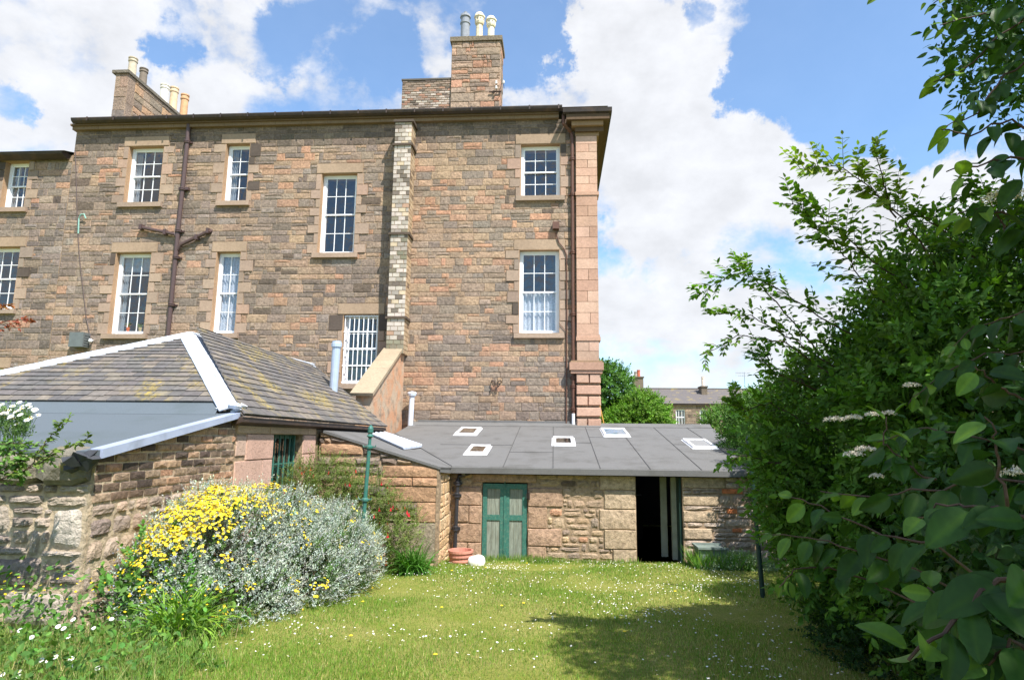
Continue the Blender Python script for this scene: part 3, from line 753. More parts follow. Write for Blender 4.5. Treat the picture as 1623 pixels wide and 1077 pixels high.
# downpipes
def pipe(name, pts, r, mat, collars, parent, extra=None):
    m_ = MB(); m_.tube(pts, r, 10)
    for c in collars:
        m_.lathe((c[0], c[1], c[2]-.06), [(r*1.02, 0), (r*1.5, .02), (r*1.5, .05), (r*1.15, .06), (r*1.5, .075), (r*1.5, .11), (r*1.02, .12)], 10)
        m_.box((c[0]-r*2.2, c[1]+r*.6, c[2]-.02), (c[0]+r*2.2, c[1]+r*1.4+.02, c[2]+.03))
    if extra: extra(m_)
    return m_.build(name, mat, parent)
yp_ = D-.12
pts = [P(300.5, 190, Y=yp_), P(298, 225, Y=yp_), P(290.5, 296, Y=yp_), P(289, 306, Y=yp_), P(281, 370, Y=yp_), P(279.5, 392, Y=yp_), P(265, 535, Y=yp_), P(262, 560, Y=yp_)]
tt = [P(299.3, 225, Y=yp_), P(289, 300, Y=yp_), P(281.5, 366, Y=yp_), P(279, 408, Y=yp_), P(270, 483, Y=yp_)]
xs_ = sum(p.x for p in pts)/len(pts)
pts = [Vector(((p.x*.4+xs_*.6), p.y, p.z)) for p in pts]; tt = [Vector((pts[1].x+(xs_-pts[1].x)*.4, p.y, p.z)) for p in tt]
def br(m_):
    a = P(222, 360, Y=yp_); b = P(277, 371, Y=yp_); m_.tube([a+Vector((0, .1, .03)), a, b, b+Vector((.12, 0, -.12))], .062, 8)
    a = P(332, 366, Y=yp_); b = P(286, 388, Y=yp_); m_.tube([a+Vector((0, .1, .03)), a, b, Vector((xs_, yp_, b.z-.22))], .062, 8)
    for q in (P(224, 360, Y=yp_), P(330, 366, Y=yp_), P(262, 368, Y=yp_), P(312, 376, Y=yp_)): m_.box((q.x-.05, q.y-.08, q.z-.09), (q.x+.05, D, q.z+.09))
    q = P(292, 299, Y=yp_); m_.box((q.x-.2, q.y-.03, q.z-.05), (q.x+.16, D, q.z+.05))
pipe('downpipe', pts, .075, M_pipe, tt, house, br)
x = P(907.5, 350, Y=yp_).x
pts = [P(893, 182, Y=D-.4), P(893, 196, Y=D-.4), P(900, 204, Y=D-.25), Vector((x-.05, yp_, P(907, 210, Y=yp_).z)), Vector((x, yp_, P(907, 216, Y=yp_).z)), Vector((x, yp_, P(907, 662, Y=yp_).z))]
pipe('downpipe', pts, .055, M_rust, [(x, yp_, P(907, q, Y=yp_).z) for q in (252, 308, 400, 498, 598, 612, 648)], house)
mb = MB(); mb.tube([(x, yp_, P(907, 655, Y=yp_).z), (x, yp_, P(907, 676, Y=yp_).z), (x+.03, yp_-.12, P(907, 680, Y=yp_).z)], .06, 10, (1, 1, 1)); mb.build('downpipe_shoe', M_white, house)
# old box and cable by the upper right windows
mb = MB(); q = P(881.5, 358, Y=D-.1); mb.box((q.x-.12, D-.2, q.z-.12), (q.x+.1, D, q.z+.12))
mb.tube([P(882, 364, Y=D-.06), P(882, 372, Y=D-.06), P(886, 384, Y=D-.06), P(894, 394, Y=D-.06), P(898, 404, Y=D-.06), P(898.5, 500, Y=D-.06), P(898, 600, Y=D-.06), P(897.5, 672, Y=D-.06)], .022, 6)
mb.build('junction_box', M_rust, house)
mb = MB(); mb.tube([P(886, 512, Y=D-.05), P(893, 520, Y=D-.05), P(897, 524, Y=D-.05)], .012, 5); mb.build('cable', M_rust, house)
# vent box, hook, insulator, hanging ironwork
mb = MB(); p = P(110.5, 526, Y=D-.35); q = P(130, 549, Y=D-.35); mb.box((p.x, D-.35, q.z), (q.x, D, p.z))
for k in range(5): z = q.z+.06+k*.085; mb.box((q.x, D-.3, z), (q.x+.014, D-.05, z+.03))
mb.build('vent_box', plain('vent_grey', s(98, 104, 104), .6), house)
mb = MB(); q = P(145, 539, Y=D-.1); mb.lathe((q.x, q.y-.05, q.z-.08), [(.02, 0), (.06, .03), (.06, .1), (.02, .13)], 10); mb.tube([(q.x, q.y, q.z), (q.x, D, q.z)], .02, 5)
mb.build('insulator', M_white, house)
mb = MB(); mb.tube([P(124, 370, Y=D-.03), P(125, 346, Y=D-.1), P(128, 340, Y=D-.14), P(133, 339, Y=D-.14), P(136, 346, Y=D-.1)], .025, 6); mb.build('pipe_hook', plain('verdigris', s(142, 186, 176), .7), house)
mb = MB(); mb.tube([P(119.5, 240, Y=D-.04), P(122, 330, Y=D-.04), P(124, 380, Y=D-.04), P(127, 420, Y=D-.04), P(137, 505, Y=D-.04), P(144, 536, Y=D-.06)], .012, 5); mb.build('cable', M_pipe, house)
mb = MB(); q = P(787, 606, Y=D)
for sg in (-1, 1):
    mb.tube([(q.x+sg*.16, D-.02, q.z+.02), (q.x+sg*.14, D-.12, q.z+.06), (q.x+sg*.06, D-.14, q.z+.02), (q.x+sg*.03, D-.14, q.z-.08), (q.x+sg*.09, D-.14, q.z-.14), (q.x+sg*.12, D-.14, q.z-.04)], .02, 6)
    mb.tube([(q.x+sg*.03, D-.14, q.z-.08), (q.x+sg*.02, D-.12, q.z-.25)], .014, 5)
mb.tube([(q.x-.1, D-.13, q.z-.05), (q.x+.1, D-.13, q.z-.05)], .015, 5); mb.build('iron_bracket', M_gutter, house)
for sp in ((729, 341, .1), (763, 572, .12), (740, 638, .1), (762, 658, .14)):
    pass

# ============================================================ neighbouring house
nb = thing('terraced_house', 'lower grey sandstone house adjoining on the far left with its own eaves gutter', 'house', (-20, D, 0))
mb = MB(); NX0 = -27; nzt = P(60, 247, Y=D).z
ops = [OP[k] for k in 'IJK']; nq = sum((Q[k] for k in 'IJK'), [])
nxr = XL-.012
def rr3(op): return op
backing(mb, FR, NX0, nxr, 0, nzt, ops, .7, s(182, 158, 130), 1)
emit(mb, FR, courses(NX0, nxr, .1, nzt, (.14, .30), (.26, .82), ops+nq), lambda u, v, a: pal_l(), .015, .010, .012, rough=.02, uneven=.007)
emit(mb, FR, [r for r in cut(nq, ops+[(nxr, 3, 0, 20), (-40, 40, nzt, 30)])], lambda u, v, a: (s(158, 136, 115) if a > .42 else pal_d()), .034, .014, .008, mi=2)
mb.box((NX0, D+3.2, 0), (nxr, D+10, nzt), s(140, 124, 104), 0)
mb.build('wall', [M_rub, M_mort, M_ash], nb)
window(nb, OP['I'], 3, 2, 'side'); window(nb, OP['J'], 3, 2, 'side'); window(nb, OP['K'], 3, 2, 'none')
mb = MB(); ze = P(60, 243, Y=D-.4).z
extr(mb, [(D-.12, ze-.12), (D-.4, ze-.02), (D-.43, ze+.05), (D-.1, ze+.12), (D, ze)], NX0, nxr-.1, (.1, .1, .1)); mb.build('gutter', M_gutter, nb)
mb = MB(); mb.add([(NX0, D-.45, ze+.07), (nxr, D-.45, ze+.07), (nxr, D+5, ze+1.7), (NX0, D+5, ze+1.7), (NX0, D+10.4, ze), (nxr, D+10.4, ze)], [(0, 1, 2, 3), (3, 2, 5, 4)], s(104, 104, 104)); mb.build('roof', M_slate, nb)

def emit_round(mb, fr, rects, colf, depth=.03, gap=.02, nz=.01, hp=(), mi=0, rr=R, n=6, m=5, pw=5):
    """stones as low irregular domes with a rounded outline"""
    O, U, V, W = fr
    for (u0, u1, v0, v1) in rects:
        cu, cv = (u0+u1)/2, (v0+v1)/2; hw, hh = (u1-u0-gap)/2, (v1-v0-gap)/2
        if hw < .015 or hh < .012: continue
        if any(a*cu+b*cv > c-.02 for a, b, c in hp): continue
        sh = rr.uniform(-.18, .18); sk = rr.uniform(-.12, .12); ph = [rr.uniform(0, 6.28) for _ in range(4)]; d = depth*rr.uniform(.6, 1.3); tl = rr.uniform(-.3, .3)
        vs = []
        for j in range(m+1):
            for i in range(n+1):
                x, y = -1+2*i/n, -1+2*j/m
                r = max(abs(x), abs(y)); l = (abs(x)**pw+abs(y)**pw)**(1/pw) if r else 1
                k = (r/l if r else 1); th = math.atan2(y, x)
                wob_ = 1+(.05*math.sin(3*th+ph[0])+.04*math.sin(5*th+ph[1]))*r
                xx = x*k*wob_; yy = (y*k+sh*x*.3)*wob_+sk*x*y*.3
                h = d*(1-r**4)*(1+tl*x)+(rr.uniform(-nz, nz) if r < .99 else 0)
                p = [cu+xx*hw, cv+yy*hh]
                vs.append(O+U*p[0]+V*p[1]+W*(h if r < .99 else -.004))
        mb.add(vs, [(j*(n+1)+i, j*(n+1)+i+1, (j+1)*(n+1)+i+1, (j+1)*(n+1)+i) for j in range(m) for i in range(n)], colf(cu, cv, hw*hh*4), mi)

# ============================================================ slate-roofed outhouse
XW = -4.685
out = thing('slate_outhouse', 'low outhouse with a mossy hipped slate roof, pale painted ridges and grey felt lean-to', 'outhouse', (-6.5, 12, .2))
XE = XW+.16; ZE = 2.90; YC = 8.95
apex = Vector((-6.46, 11.08, 4.42)); ap = P(302, 531, Y=11.08); apex = Vector((ap.x, 11.08, ap.z))
rend_y = 16.6; rp = P(497, 580, Y=rend_y)
rb = Vector((rp.x, rend_y, rp.z))
yslate = 9.12; pj = P(200, 637, Y=yslate); zsl = pj.z
EC = P(386, 657, X=XE)        # front corner of right eave
EC = Vector((XE, min(EC.y, 9.4), EC.z))
EE = P(592, 671, X=XE); EE = Vector((XE, 16.75, ZE))
LC = Vector((-10.6, yslate, zsl))
RCf = Vector((P(350, 637, Y=yslate).x, yslate, zsl))
def plane_frame(O, U, Vapprox):
    U = Vector(U).normalized(); Vv = Vector(Vapprox); Vv = (Vv-U*(Vv @ U)).normalized(); return (Vector(O), U, Vv, U.cross(Vv))
def to_uv(fr, p): d = Vector(p)-fr[0]; return (d @ fr[1], d @ fr[2])
def hps(poly):     # inward half planes of a ccw polygon
    r = []
    for i in range(len(poly)):
        p, q = poly[i], poly[(i+1) % len(poly)]; dx, dy = q[0]-p[0], q[1]-p[1]; l = math.hypot(dx, dy)
        r.append((dy/l, -dx/l, (p[0]*dy-p[1]*dx)/l))
    return r
def ccw(poly):
    a = sum(poly[i][0]*poly[(i+1) % len(poly)][1]-poly[(i+1) % len(poly)][0]*poly[i][1] for i in range(len(poly)))
    return poly if a > 0 else poly[::-1]
def slates(mb, fr, poly, expo=.13, w=(.17, .3), grow=1.0):
    O, U, V, W = fr; poly = ccw(poly); hp = hps(poly)
    u0, u1 = min(p[0] for p in poly), max(p[0] for p in poly); v0, v1 = min(p[1] for p in poly), max(p[1] for p in poly)
    v = v0; row = 0
    while v < v1:
        e = expo*(1.25-.5*(v-v0)/(v1-v0)); u = u0-R.uniform(0, .3)
        while u < u1:
            ww = R.uniform(*w); jv = R.uniform(-.008, .008)
            pc = clip([(u+.004, v-.01+jv), (u+ww-.004, v-.01+jv+R.uniform(-.005, .005)), (u+ww-.004, v+e+.03), (u+.004, v+e+.03)], hp)
            if len(pc) >= 3:
                col = jit(R.choice([s(98, 93, 90), s(108, 101, 95), s(90, 87, 86), s(114, 106, 96), s(95, 91, 89)]), .09)
                th = R.uniform(.016, .024); k = len(pc)
                lift = lambda q: .004+th*max(0, 1-(q[1]-v)/(e+.03))
                top = [O+U*q[0]+V*q[1]+W*(lift(q)+.010) for q in pc]; bot = [O+U*q[0]+V*q[1]+W*(lift(q)-.012) for q in pc]
                mb.add(top+bot, [tuple(range(k))]+[(k+i, k+(i+1) % k, (i+1) % k, i) for i in range(k)], col)
            u += ww
        v += e; row += 1
mb = MB()
frA = plane_frame(LC, RCf-LC, apex-LC)
slates(mb, frA, [to_uv(frA, p) for p in (LC, RCf, apex)])
frB = plane_frame(EC, EE-EC, rb-EC)
slates(mb, frB, [to_uv(frB, p) for p in (EC, EE, rb, apex)], .16, (.2, .34))
und = s(70, 66, 62)
up_ = Vector((0, 0, -.012))
LB = Vector((-10.6, 16.6, zsl))
mb.add([LC+up_, RCf+up_, apex+up_, EC+up_, EE+up_, rb+up_, LB], [(0, 1, 2), (1, 3, 2), (3, 4, 5, 2), (0, 2, 5, 6)], und)
oroof = mb.build('roof', M_slate, out)
# painted ridge flashings, each hip a folded pair of wings with laps
def ridge(mb, a, b, n1, n2, w=.17, segs=3):
    a, b = Vector(a), Vector(b); t = (b-a); L_ = t.length; t.normalize()
    def wing(n):
        d = (n-t*(n @ t)).normalized(); return d
    d1, d2 = wing(n1), wing(n2); up = Vector((0, 0, 1)); up = (up-t*(up @ t)).normalized()
    for i in range(segs):
        p, q = a+t*(L_*i/segs), a+t*(L_*(i+1)/segs+.02); o = up*(.05+.006*(i % 2))
        for d in (d1, d2):
            wv = w*R.uniform(.95, 1.05)
            v_ = [p+o, q+o, q+o+d*wv-up*.012, p+o+d*wv-up*.012]; v2 = [x-up*.02 for x in v_]
            mb.add(v_+v2, [(0, 1, 2, 3), (7, 6, 5, 4), (0, 4, 5, 1), (1, 5, 6, 2), (2, 6, 7, 3), (3, 7, 4, 0)], (1, 1, 1))
        mb.tube([p+o, q+o], .022, 6, (1, 1, 1))
mb = MB()
dA = (LC-apex); downA = (RCf+LC)/2-apex; downB = (EE-rb)
ridge(mb, apex, LC, Vector((0, -1, -.7)), Vector((0, 1, .2)), .14, 4)
ridge(mb, apex, rb, Vector((1, 0, -.95)), Vector((-1, 0, -.6)), .15, 3)
ridge(mb, apex, (EC+RCf)/2+Vector((0.02, -.02, 0)), Vector((-1, -.1, .02)), Vector((.3, 1, .0)), .19, 3)
mb.build('ridge_flashing', M_lead, out)
mb = MB()     # crumpled lead at the foot of the hip
c = (EC+RCf)/2
for k in range(9):
    p = c+Vector((R.uniform(-.16, .14), R.uniform(-.14, .14), R.uniform(-.03, .06))); r_ = R.uniform(.07, .12)
    vs = [p+Vector((math.cos(a)*r_, math.sin(a)*r_*.8, R.uniform(-.05, .03))) for a in [j*1.05 for j in range(6)]]+[p+Vector((0, 0, .05)), p-Vector((0, 0, .05))]
    mb.add(vs, [(i, (i+1) % 6, 6) for i in range(6)]+[((i+1) % 6, i, 7) for i in range(6)], (1, 1, 1))
mb.build('crumpled_flashing', M_lead, out)
mb = MB(); e0, e1 = Vector((XE, EC.y, EC.z)), EE
mb.hexa([(XW-.02, e0.y, e0.z-.16), (XE-.02, e0.y, e0.z-.10), (XE-.02, e1.y, e1.z-.10), (XW-.02, e1.y, e1.z-.16), (XW-.02, e0.y, e0.z-.03), (XE-.02, e0.y, e0.z-.03), (XE-.02, e1.y, e1.z-.03), (XW-.02, e1.y, e1.z-.03)], s(70, 60, 52))
mb.build('eaves_board', M_gutter, out)
# walls
FW = frame((XW, 0, 0), (0, 1, 0), ZU)    # u=Y v=Z normal +X
assert FW[3].x > 0
w0 = P(433, 688, X=XW); w1 = P(480, 688, X=XW); wz = w0.z; WO = (w0.y, w1.y, 1.45, wz)
BY0 = 6.24; by1 = P(372, 720, X=XW).y; y_end = 12.28
mb = MB()
wt = ZE-.12
backing(mb, FW, by1, 12.1, 0, wt, [WO], .4, s(170, 140, 112), 1)
big = [(by1, by1+.3, 2.32, 2.62), (by1+.3, WO[0], 2.25, wz), (by1, WO[0]-.35, 1.55, 2.25), (WO[0]-.35, WO[0], 1.55, 2.25), (by1, WO[0]-.6, .9, 1.55), (WO[0]-.6, WO[0], .9, 1.55), (by1, by1+.9, .2, .9), (by1+.9, WO[0], .2, .9),
       (by1, WO[0]-.15, wz, wt), (WO[0]-.15, WO[1]+.2, wz, wt), (WO[1]+.2, 12.1, wz, wt), (WO[1], 12.1, 2.3, wz), (WO[1], 12.1, 1.75, 2.3), (WO[1], 12.1, 1.1, 1.75), (WO[0], 12.1, .5, 1.1)]
pk = palette([(4, (216, 172, 148)), (3, (206, 174, 150)), (1, (180, 150, 126))], .05)
emit(mb, FW, big, lambda u, v, a: pk() if v < wz else jit(s(176, 150, 124), .06), .018, .012, .006, mi=0, uneven=.004)
mb.box((XW-.4, 12.1, 0), (XW-.02, 16.7, wt), s(150, 128, 104), 2); mb.box((-10.6, 16.3, 0), (XW-.4, 16.6, wt), s(150, 128, 104), 2)
mb.build('wall', [M_pit, M_mort, M_rub], out)
# barred window in the side wall
mb = MB(); x = XW-.16
mb.box((x-.04, WO[0], WO[2]), (x, WO[0]+.06, WO[3])); mb.box((x-.04, WO[1]-.06, WO[2]), (x, WO[1], WO[3])); mb.box((x-.04, WO[0]+.06, WO[3]-.07), (x, WO[1]-.06, WO[3])); mb.box((x-.04, WO[0]+.06, 2.05), (x, WO[1]-.06, 2.1))
wo = mb.build('window', M_green, out)
mb = MB()
for i in range(6): y = WO[0]+.1+(WO[1]-WO[0]-.2)*i/5; mb.tube([(x+.05, y, WO[2]), (x+.05, y, WO[3]-.01)], .016, 6)
mb.box((x+.03, WO[0]+.02, 2.13), (x+.045, WO[1]-.02, 2.16)); mb.build('security_bars', M_green, wo)
mb = MB(); mb.add([(x-.02, WO[0], WO[2]), (x-.02, WO[1], WO[2]), (x-.02, WO[1], WO[3]), (x-.02, WO[0], WO[3])], [(0, 1, 2, 3)]); mb.build('pane', M_glass, wo)
mb = MB(); mb.box((XW-2, WO[0]-.3, .5), (XW-.4, WO[1]+.3, 2.75)); mb.f = [f_ for i, f_ in enumerate(mb.f) if i != 3]; mb.m = [0]*5; mb.build('room', M_dark, wo)
# brick gable of the lean-to
vg0, vg1 = P(150, 714, X=XW), P(370, 655, X=XW); slp = (vg1.z-vg0.z)/(vg1.y-vg0.y)
topz = lambda y: vg0.z+slp*(y-vg0.y)-.09
mb = MB()
hpv = [(-slp, 1, topz(0))]
FWb = frame((XW-.015, 0, 0), (0, 1, 0), ZU)
mb.prism(FWb, [(BY0, 0), (by1, 0), (by1, topz(by1)), (BY0, topz(BY0))], -.3, 0, s(168, 146, 118), 1)
bk = palette([(4, (172, 142, 106)), (3, (158, 134, 106)), (2, (128, 110, 92)), (1.6, (90, 78, 70)), (1, (186, 140, 100))], .1)
bk_d = palette([(4, (88, 76, 68)), (2, (120, 98, 78)), (1, (168, 130, 90))], .12)
emit(mb, FWb, bricks(BY0, by1, 1.92, 3.1, .27, .1), lambda u, v, a: bk_d() if u < 7.1 and R.random() < .6 else bk(), .014, .02, .006, hp=hpv, rough=.006)
gard = palette([(4, (166, 150, 134)), (3, (182, 160, 132)), (2, (148, 132, 122)), (1.5, (190, 140, 98)), (1, (126, 108, 104)), (1.5, (196, 180, 158))], .1)
emit_round(mb, FWb, courses(BY0, by1, .2, 1.92, (.12, .3), (.2, .55)), lambda u, v, a: gard(), .03, .03, .007, mi=2)
mb.build('brick_gable', [M_rub, M_mortp, M_gard], out)
mb = MB()     # felt lean-to roof
za = vg0.z+.0; zb2 = vg0.z+slp*(yslate+.05-vg0.y)
mb.hexa([(-13, vg0.y-.06, za-.06), (XW+.06, vg0.y-.06, za-.06), (XW+.06, yslate+.05, zb2-.06), (-13, yslate+.05, zb2-.06), (-13, vg0.y-.06, za), (XW+.06, vg0.y-.06, za), (XW+.06, yslate+.05, zb2), (-13, yslate+.05, zb2)], (1, 1, 1))
mb.add([(-13, yslate-.35, vg0.z+slp*(yslate-.35-vg0.y)+.004), (XW-.2, yslate-.35, vg0.z+slp*(yslate-.35-vg0.y)+.004), (XW-.35, yslate+.04, zsl+.02), (-13, yslate+.04, zsl+.02)], [(0, 1, 2, 3)], (1, 1, 1))
mb.build('felt_roof', M_felt2, out)
mb = MB(); q0 = Vector((XW+.07, vg0.y-.0, za)); q1 = Vector((XW+.07, vg1.y+.05, vg1.z))
mb.hexa([q0+Vector((-.0, 0, -.075)), q0+Vector((.02, 0, -.075)), q1+Vector((.02, 0, -.06)), q1+Vector((-.0, 0, -.06)), q0+Vector((-.12, 0, .02)), q0+Vector((.02, 0, .02)), q1+Vector((.02, 0, .02)), q1+Vector((-.12, 0, .02))], (1, 1, 1))
mb.build('verge_flashing', M_verge, out)
mb = MB(); 
for k in range(7):
    p = Vector((XW+R.uniform(-.15, .07), vg0.y-.1+R.uniform(-.06, .04), za-.04-k*.02)); r_ = .09
    vs = [p+Vector((math.cos(a)*r_*1.2, math.sin(a)*r_*.6, R.uniform(-.06, .06))) for a in [j*1.05 for j in range(6)]]+[p+Vector((0, 0, .05)), p-Vector((0, 0, .06))]
    mb.add(vs, [(i, (i+1) % 6, 6) for i in range(6)]+[((i+1) % 6, i, 7) for i in range(6)], (1, 1, 1))
mb.build('crumpled_felt', plain('black_felt', s(58, 60, 66), .7, var=.3), out)
mb = MB(); mb.box((-13, 6.4, 0), (XW-.35, 6.6, za-.08), s(120, 104, 88)); mb.build('wall', M_rub, out)
# galvanised flue on the slates
yf = 15.6; f0 = P(527, 636, Y=yf); f1 = P(534, 543, Y=yf)
mb = MB(); mb.tube([f0, f1], .105, 14, (1, 1, 1)); mb.lathe(f1-Vector((0, 0, .12)), [(.11, 0), (.135, .01), (.135, .1), (.12, .12), (.12, .16), (.02, .16)], 14, (1, 1, 1))
fl = mb.build('flue_pipe', plain('galvanised', s(176, 188, 205), .4, metal=.25, var=.06), out)
mb = MB(); mb.lathe(f0-Vector((0, 0, .18)), [(.3, 0), (.26, .05), (.14, .28), (.11, .34)], 14, (1, 1, 1)); mb.build('flue_flashing', M_lead, fl)

# ============================================================ felt-roofed shed
shed = thing('felt_roofed_shed', 'low stone garden shed with a wide grey felt roof, skylights and a dark open doorway', 'shed', (1, 14, .1))
YS = 13.8; FSH = frame((0, YS, 0), XU, ZU)
SX0 = P(715, 800, Y=YS).x; SX1 = 5.2; SZ = 1.99
dA_ = P(1008.5, 820, Y=YS).x; dB_ = P(1082.5, 820, Y=YS).x
gA, gB = P(763.5, 820, Y=YS).x, P(836, 820, Y=YS).x; gz1 = P(800, 764, Y=YS).z
DO = (dA_, dB_, -.2, SZ+.05); GO = (gA, gB, -.2, gz1)
mb = MB()
backing(mb, FSH, SX0-2.4, SX1, -.2, SZ, [DO, GO], .4, s(170, 150, 122), 1)
sp = palette([(4, (190, 164, 126)), (3, (176, 152, 120)), (2, (198, 168, 120)), (1.2, (160, 140, 120)), (.8, (196, 140, 96)), (.4, (120, 104, 88))], .08)
so_ = palette([(3, (182, 146, 112)), (2, (176, 140, 108)), (1, (186, 150, 116))], .06)
def zy(py): return P(900, py, Y=YS).z
q_ = [(SX0, gA, zy(790), zy(771)), (SX0+.1, gA, zy(803), zy(773)), (SX0+.1, gA-.28, zy(830), zy(803)), (gA-.28, gA, zy(832), zy(803)), (SX0+.1, gA, zy(862), zy(832)), (SX0+.1, gA-.3, -.1, zy(862)), (gA-.3, gA, -.1, zy(862)),
      (gB, gB+.75, zy(803), zy(773)), (gB, gB+.42, zy(838), zy(803)), (gB, gB+.72, zy(866), zy(838)), (gB, gB+.4, -.1, zy(866)),
      (dA_-.75, dA_, zy(775), zy(745)), (dA_-.68, dA_, zy(805), zy(775)), (dA_-.78, dA_, zy(837), zy(805)), (dA_-.68, dA_, zy(868), zy(837)), (dA_-.5, dA_, -.1, zy(868)),
      (dB_, dB_+.9, zy(770), zy(745)), (dB_, dB_+.75, zy(797), zy(780)), (dB_, dB_+.7, zy(823), zy(805)), (dB_, dB_+.6, zy(850), zy(832)), (gA-.2, gB+.2, gz1, SZ)]
q_ = q_[1:]
ora = [(dB_+.82, dB_+1.25, zy(778), zy(770)), (dB_+.9, dB_+1.12, zy(809), zy(801)), (dB_+1.0, dB_+1.2, zy(838), zy(831))]
gaps = q_+ora
emit(mb, FSH, cut(q_, [DO, GO]), lambda u, v, a: so_() if u < gB+1 else jit(s(186, 164, 138), .05), .03, .014, .012, mi=0, uneven=.006, rough=.006)
emit(mb, FSH, ora, lambda u, v, a: s(204, 124, 80), .03, .014, .01, uneven=.002)
emit_round(mb, FSH, courses(SX0, dA_-.3, -.1, SZ, (.11, .26), (.2, .55), [DO, GO]+gaps, .35), lambda u, v, a: sp(), .022, .016, .007, mi=2, n=5, m=4)
sp2 = palette([(3, (186, 170, 150)), (3, (198, 184, 166)), (1, (164, 144, 124))], .06)
emit_round(mb, FSH, courses(dB_, SX1, -.1, SZ, (.16, .3), (.35, .7), [DO]+gaps, .2), lambda u, v, a: sp2(), .03, .016, .009, mi=2, n=5, m=4)
# return wall and coped gable wall towards the outhouse
CYW = 12.3; cx1 = P(693, 800, Y=CYW).x
mb.box((cx1-.35, CYW+.36, -.2), (cx1-.02, YS+.3, 1.95), s(196, 166, 134), 1)
FRT = frame((cx1-.02, 0, 0), (0, 1, 0), ZU)
emit(mb, FRT, courses(CYW, YS, 0, 1.93, (.12, .26), (.2, .5)), lambda u, v, a: jit(R.choice([s(214, 184, 148), s(206, 172, 132), s(216, 178, 140)]), .05), .02, .02, .015, rough=.015, mi=2)
mb.box((SX1-.4, YS+.4, -.2), (SX1, 20.2, 1.9), s(120, 110, 98)); mb.box((SX0-.4, YS+.4, -.2), (SX0-.1, 18, 1.9), s(90, 80, 70))
mb.build('wall', [M_rub, M_mort, M_rough], shed)
mb = MB()
zc0 = P(507, 683, Y=CYW).z; zc1 = P(694, 741, Y=CYW).z; sc = (zc1-zc0)/(cx1-XW)
FCW = frame((0, CYW, 0), XU, ZU)
mb.prism(FCW, [(XW+.02, 0), (cx1, 0), (cx1, zc1-.02), (XW+.02, zc0-.02)], -.35, 0, s(180, 154, 122), 1)
hpc = [(-sc, 1, zc0-sc*(XW)-.04)]
cz_ = lambda py: P(640, py, Y=CYW).z
ob = palette([(4, (190, 144, 94)), (2, (200, 152, 100)), (1, (176, 140, 100))], .06)
bigc = [(cx1-1.1, cx1, cz_(756), cz_(737)), (cx1-.5, cx1, cz_(770), cz_(756)), (cx1-1.15, cx1-.5, cz_(770), cz_(756)), (cx1-1.0, cx1, cz_(795), cz_(770)), (cx1-.4, cx1, cz_(827), cz_(795)), (cx1-1.3, cx1, .3, cz_(827)), (XW+.05, XW+.9, cz_(722), cz_(704)), (cx1-1.75, cx1-1.2, cz_(768), cz_(753))]
hb = lambda u, v, a: ob() if v > .95 else s(158, 144, 124)
emit(mb, FCW, bigc, hb, .03, .014, .012, hp=hpc, rough=.008)
gr_ = palette([(3, (150, 134, 116)), (2, (128, 116, 104)), (2, (172, 144, 108)), (1, (100, 88, 78))], .1)
emit(mb, FCW, courses(XW, cx1, .1, 2.9, (.12, .26), (.25, .6), bigc), lambda u, v, a: gr_(), .045, .028, .03, hp=hpc, rough=.03, mi=2)
mb.box((cx1-.02, CYW-.03, .2), (cx1+.03, CYW+.1, zc1-.02), s(170, 152, 130), 1)
mb.build('gable_wall', [M_rub, M_mort, M_rough], shed)
# roof: main slope, left facet
p_e = P(900, 741, Y=13.58); SL = .151
zpl = lambda y: p_e.z+SL*(y-13.58)
RX1 = lambda y: 4.55+(y-13.6)*.045
FX0 = P(716, 740, Y=13.6).x
ye_ = 13.58
mb = MB()
def roofpoly(pts, th=.05):
    k = len(pts); mb.add([Vector(p) for p in pts]+[Vector(p)-Vector((0, 0, th)) for p in pts], [tuple(range(k)), tuple(range(2*k-1, k-1, -1))]+[(i, k+i, k+(i+1) % k, (i+1) % k) for i in range(k)], (1, 1, 1), 0)
F1 = Vector((FX0, ye_, zpl(ye_))); F2 = Vector((-4.70, 18.3, zpl(18.3)))
roofpoly([F1, (RX1(ye_), ye_, zpl(ye_)), (RX1(20.1), 20.1, zpl(20.1)), (-4.70, 20.1, zpl(20.1)), F2])
# rolled front edge
mb.hexa([(FX0, ye_-.03, zpl(ye_)-.14), (RX1(ye_), ye_-.03, zpl(ye_)-.14), (RX1(ye_), ye_+.01, zpl(ye_)-.14), (FX0, ye_+.01, zpl(ye_)-.14), (FX0, ye_-.03, zpl(ye_)-.02), (RX1(ye_), ye_-.03, zpl(ye_)-.02), (RX1(ye_), ye_+.01, zpl(ye_)-.001), (FX0, ye_+.01, zpl(ye_)-.001)], (1, 1, 1))
A_ = Vector((XW+.1, CYW-.05, zc0+.02)); B_ = Vector((cx1+.05, CYW-.05, zc1+.02)); C_ = Vector((cx1+.08, 13.3, zpl(13.5)-.0))
roofpoly([A_, B_, C_, F1, F2, Vector((-4.75, 16.7, (A_.z+F2.z)/2+.02))])
mb.hexa([B_+Vector((0, .0, -.10)), C_+Vector((.0, 0, -.12)), F1+Vector((0, 0, -.12)), B_+Vector((-.05, .05, -.10)), B_+Vector((0, 0, -.01)), C_+Vector((.0, 0, -.01)), F1+Vector((0, 0, -.01)), B_+Vector((-.05, .05, -.01))], (1, 1, 1))
